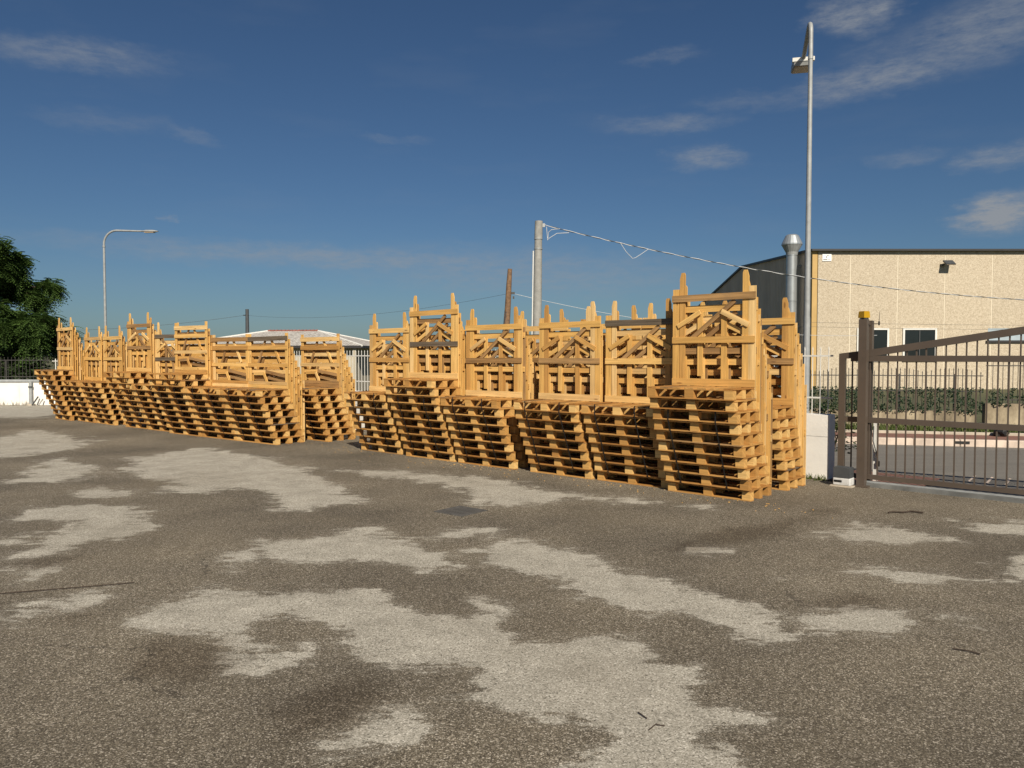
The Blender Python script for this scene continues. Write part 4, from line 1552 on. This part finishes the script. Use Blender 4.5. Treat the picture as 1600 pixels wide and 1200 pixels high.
class Kind:
    """part list of one kind of tall-backed pallet; every entry: name, mesh, centre, tilt, material key"""
    def __init__(self, W, panel, D=0.57):
        self.W = W
        self.D = D
        self.dy = D - 0.57
        self.parts = []
        self.cache = {}
        h = W / 2
        for y in (0.045, D / 2, D - .045):
            self.add('bottom_board', (W, .09, .013), (0, y, .0065), 'base')
            for x in (-h + .055, 0.0, h - .055):
                self.add('block', (.105 if x else .115, .088, .0930), (x, y, .0595), 'block')
            self.add('stringer_board', (W - .004, .088, .0105), (0, y, .11125), 'base')
        nb = 7
        for i in range(nb):
            x = -h + .055 + (W - .11) * i / (nb - 1)
            self.add('deck_board', (.112, D - .022, .0152), (x, (D - .022) / 2, .12425), 'base')
        panel(self)

    def me(self, size, key, tip=False):
        k = (tuple(round(s, 4) for s in size), key, tip)
        if k not in self.cache:
            if tip:
                w, t, hgt = size
                m = MB()
                c = w * (.38 if tip > 0 else -.38)
                top = [(w / 2, hgt / 2 - .075), (w / 2 - .022, hgt / 2), (-w / 2 + .012, hgt / 2), (-w / 2, hgt / 2 - .03)]
                if tip < 0:
                    top = [(-x, z) for x, z in top][::-1]
                m.prism([(-w / 2, -hgt / 2), (w / 2, -hgt / 2)] + top, -t / 2, t / 2)
                self.cache[k] = m.mesh('post', M[key])
            else:
                self.cache[k] = boxmesh(size, M[key])
        return self.cache[k]

    def add(self, name, size, c, key, tilt=0.0, tip=0, role=None):
        if c[1] > .55 and size[1] == BT:
            c = (c[0], c[1] + self.dy, c[2])
        self.parts.append((name, self.me(size, key, tip), c, tilt, role or name))

    def bar(self, name, p0, p1, width, layer, key, role=None):
        """board between two (x,z) points in a given depth layer"""
        (x0, z0), (x1, z1) = p0, p1
        L = math.hypot(x1 - x0, z1 - z0)
        ang = -math.atan2(z1 - z0, x1 - x0)
        self.add(name, (L, BT, width), ((x0 + x1) / 2, LAYER[layer], (z0 + z1) / 2 + .132), key, ang, 0, role)


LAYER = {1: .5535 + BT / 2, 2: .5715 + BT / 2, 3: .5895 + BT / 2 - .0005}


def panel_a(k):
    h = k.W / 2
    for s in (-1, 1):
        k.add('post', (.088, BT, 1.322), (s * (h - .046), LAYER[2], .661), 'fir')
        k.add('tall_post', (.075, BT, 1.512), (s * (h - .132), LAYER[2], .756), 'fir', 0, 1 if s > 0 else -1)
    k.add('top_rail', (k.W, BT, .082), (0, LAYER[1], .132 + 1.08), 'fir')
    k.add('middle_rail', (k.W - .01, BT, .078), (0, LAYER[1], .132 + .565), 'fir')
    k.add('bottom_rail', (k.W - .006, BT, .088), (0, LAYER[1], .132 + .047), 'fir')
    k.add('slat', (.068, BT, .80), (-.176, LAYER[3], .132 + .52), 'fir')
    k.add('slat', (.070, BT, .84), (.135, LAYER[3], .132 + .50), 'fir')
    k.bar('diagonal_brace', (.285, 1.03), (-.335, .545), .055, 2, 'aged')
    k.bar('brace', (-.475, .735), (-.165, .905), .058, 1, 'fir')
    k.bar('brace', (.120, .905), (.465, .735), .060, 1, 'fir')


def panel_b(k):
    h = k.W / 2
    for s in (-1, 1):
        k.add('post', (.078, BT, 1.21), (s * (h - .042), LAYER[2], .605), 'fir')
    k.add('top_rail', (k.W, BT, .088), (0, LAYER[1], .132 + .975), 'fir')
    k.add('upper_rail', (k.W - .01, BT, .082), (0, LAYER[1], .132 + .80), 'fir')
    k.add('middle_rail', (k.W, BT, .072), (0, LAYER[1], .132 + .455), 'fir')
    k.add('bottom_rail', (k.W, BT, .066), (0, LAYER[1], .132 + .034), 'fir')
    k.add('bottom_rail', (k.W - .02, BT, .060), (0, LAYER[1], .132 + .100), 'fir')
    k.bar('brace', (-.36, .46), (-.10, .95), .052, 3, 'aged')
    k.bar('brace', (.08, .97), (.37, .50), .055, 3, 'fir')
    k.bar('brace', (-.15, .30), (-.02, .09), .058, 2, 'fir')
    k.bar('slat', (-.50, .275), (-.13, .285), .055, 3, 'fir')
    k.bar('slat', (-.10, .335), (.54, .255), .060, 3, 'aged')


KA = Kind(1.10, panel_a)
KA2 = Kind(1.18, panel_a)
KB = Kind(1.28, panel_b, 0.65)
ORD = ['bottom', 'second', 'third', 'fourth', 'fifth', 'sixth', 'seventh', 'eighth', 'ninth', 'tenth']
GROUP = 'tall-backed wooden pallets nested in stacks'


def stack(kind, u, n, layers, where, mirror=False, rot=0.0, strapped=True, overrides=None):
    """nested stack; u is the centre along the row, n how far out its lowest front edge stands"""
    rz = ROW_RZ + R(rot)
    ax = Vector((math.cos(rz), math.sin(rz), 0))
    ay = Vector((-math.sin(rz), math.cos(rz), 0))
    base = rp(u, n)
    for k in range(layers):
        jx, jr = random.gauss(0, .007), random.gauss(0, .0035)
        if k == 0:
            jx = 0
        p = base + ax * jx - ay * (SHIFT * k)
        if k == layers - 1:
            lab = 'tall-backed wooden pallet, topmost of ' + where
        elif k == 0:
            lab = 'tall-backed wooden pallet, lowest of ' + where
        else:
            lab = 'tall-backed wooden pallet, %s from bottom of %s' % (ORD[k], where)
        t = empty('pallet', (p.x, p.y, .001 + LAY * k), rz + jr, lab, 'pallet', GROUP)
        ms = -1 if mirror else 1
        for (nm, me, c, tilt, role) in kind.parts:
            mat = None
            key = (k, role)
            if overrides and k == layers - 1 and role in overrides:
                mat = M[overrides[role]]
            elif role in ('top_rail', 'middle_rail', 'slat', 'upper_rail') and random.random() < .15:
                mat = M['aged']
            elif role in ('bottom_board', 'deck_board', 'stringer_board') and random.random() < .08:
                mat = M['aged']
            elif role in ('deck_board', 'post') and random.random() < .035:
                mat = M['grey'] if role == 'deck_board' else M['aged']
            wob = random.gauss(0, .002)
            rot_y = tilt * ms + (random.gauss(0, .004) if role in ('brace', 'diagonal_brace', 'slat', 'top_rail', 'middle_rail') else 0)
            zj = random.gauss(0, .012) if role in ('tall_post', 'post') else (random.gauss(0, .004) if role == 'slat' else 0)
            o = link(nm, me, t, (c[0] * ms + (wob if role != 'bottom_board' else 0), c[1], c[2] + (max(zj, -.0) if role in ('tall_post', 'post') else zj)), (0, rot_y, 0), mat)
            if role in ('tall_post',) and mirror:
                pass
    if strapped:
        for j, sx in enumerate((-.33, .28)):
            pts = []
            top = min(layers, 8)
            y0 = 0.30
            prof_ = [(y0, .092), (-.004, .092), (-SHIFT - .004, LAY + .001), (-SHIFT * (top - 1) - .004, LAY * (top - 1) + .001), (-SHIFT * (top - 1) - .004, LAY * top - .004)]
            if top == layers:
                prof_ += [(-SHIFT * (top - 1) + .003, LAY * top + .002), (-SHIFT * (top - 1) + .40, LAY * top + .002)]
            m = MB()
            w = .008
            b0 = None
            lean = random.uniform(-.012, .012)
            for i in range(len(prof_) - 1):
                (ya, za), (yb, zb) = prof_[i], prof_[i + 1]
                xa, xb = sx + lean * za, sx + lean * zb
                d = Vector((0, yb - ya, zb - za))
                if d.length < 1e-6:
                    continue
                nrm = Vector((0, -d.z, d.y)).normalized() * .0012
                A0, A1 = Vector((xa - w, ya, za)), Vector((xa + w, ya, za))
                B0, B1 = Vector((xb - w, yb, zb)), Vector((xb + w, yb, zb))
                m.quadface([A0 + nrm, A1 + nrm, B1 + nrm, B0 + nrm])
                m.quadface([A0 - nrm, B0 - nrm, B1 - nrm, A1 - nrm])
                m.quadface([A0 + nrm, B0 + nrm, B0 - nrm, A0 - nrm])
                m.quadface([A1 + nrm, A1 - nrm, B1 - nrm, B1 + nrm])
            o = m.build('strap', M['strap'], None, False, (base.x, base.y, .001), (0, 0, rz))
            tag(o, '%s black plastic strap round %s' % (('left', 'right')[j], where), 'strap', 'black straps round the pallet stacks')


# right-hand row, from the gate leftwards
stack(KA, 0.53, 0.02, 10, 'the tall stack nearest the gate', overrides={'top_rail': 'aged', 'diagonal_brace': 'aged'})
stack(KA, 1.69, -0.09, 8, 'the right row stack with dark grey top rail', rot=0.8, overrides={'top_rail': 'grey'})
stack(KA, 2.87, -0.05, 8, 'the third right row stack from the gate', rot=.4)
stack(KA2, 4.31, -0.02, 8, 'the fourth right row stack from the gate', rot=1.0, overrides={'middle_rail': 'aged'})
stack(KA2, 5.58, -0.01, 10, 'the tall right row stack with grey middle rail', rot=.3, overrides={'middle_rail': 'grey'})
stack(KA, 6.86, -0.01, 8, 'the leftmost right row stack', rot=.5)
# second row behind it
stack(KA, 0.50, -0.97, 8, 'the rear stack nearest the gate', strapped=False)
stack(KA, 1.66, -0.98, 8, 'the second rear stack from the gate', strapped=False)
stack(KA, 2.78, -0.96, 8, 'the third rear stack from the gate', strapped=False)
stack(KA, 4.15, -0.98, 8, 'the fourth rear stack from the gate', strapped=False)
# far left row
LR = 4.6
stack(KB, 9.84, 0.68, 8, 'the plank-backed stack with grey top rail', rot=LR, overrides={'top_rail': 'grey'})
stack(KB, 11.12, 0.79, 8, 'the middle plank-backed stack of the left row', rot=LR)
stack(KB, 12.40, 0.90, 10, 'the tall plank-backed stack of the left row', rot=LR)
stack(KA, 13.66, 0.86, 8, 'the left row stack with two grey rails', mirror=True, rot=LR, overrides={'top_rail': 'grey', 'middle_rail': 'grey'})
stack(KA, 14.80, 0.92, 10, 'the tall stack mid left row', mirror=True, rot=LR, overrides={'middle_rail': 'aged'})
stack(KA, 16.42, 1.02, 8, 'the third stack from the left end', rot=0.5)
stack(KA, 17.54, 1.08, 8, 'the second stack from the left end', rot=0.5)
stack(KA, 18.72, 1.24, 10, 'the tall stack at the far left end', rot=0.5)
stack(KB, 9.56, -0.33, 8, 'the rear plank-backed stack between the two rows', rot=2, strapped=True, overrides={'bottom_rail': 'aged'})
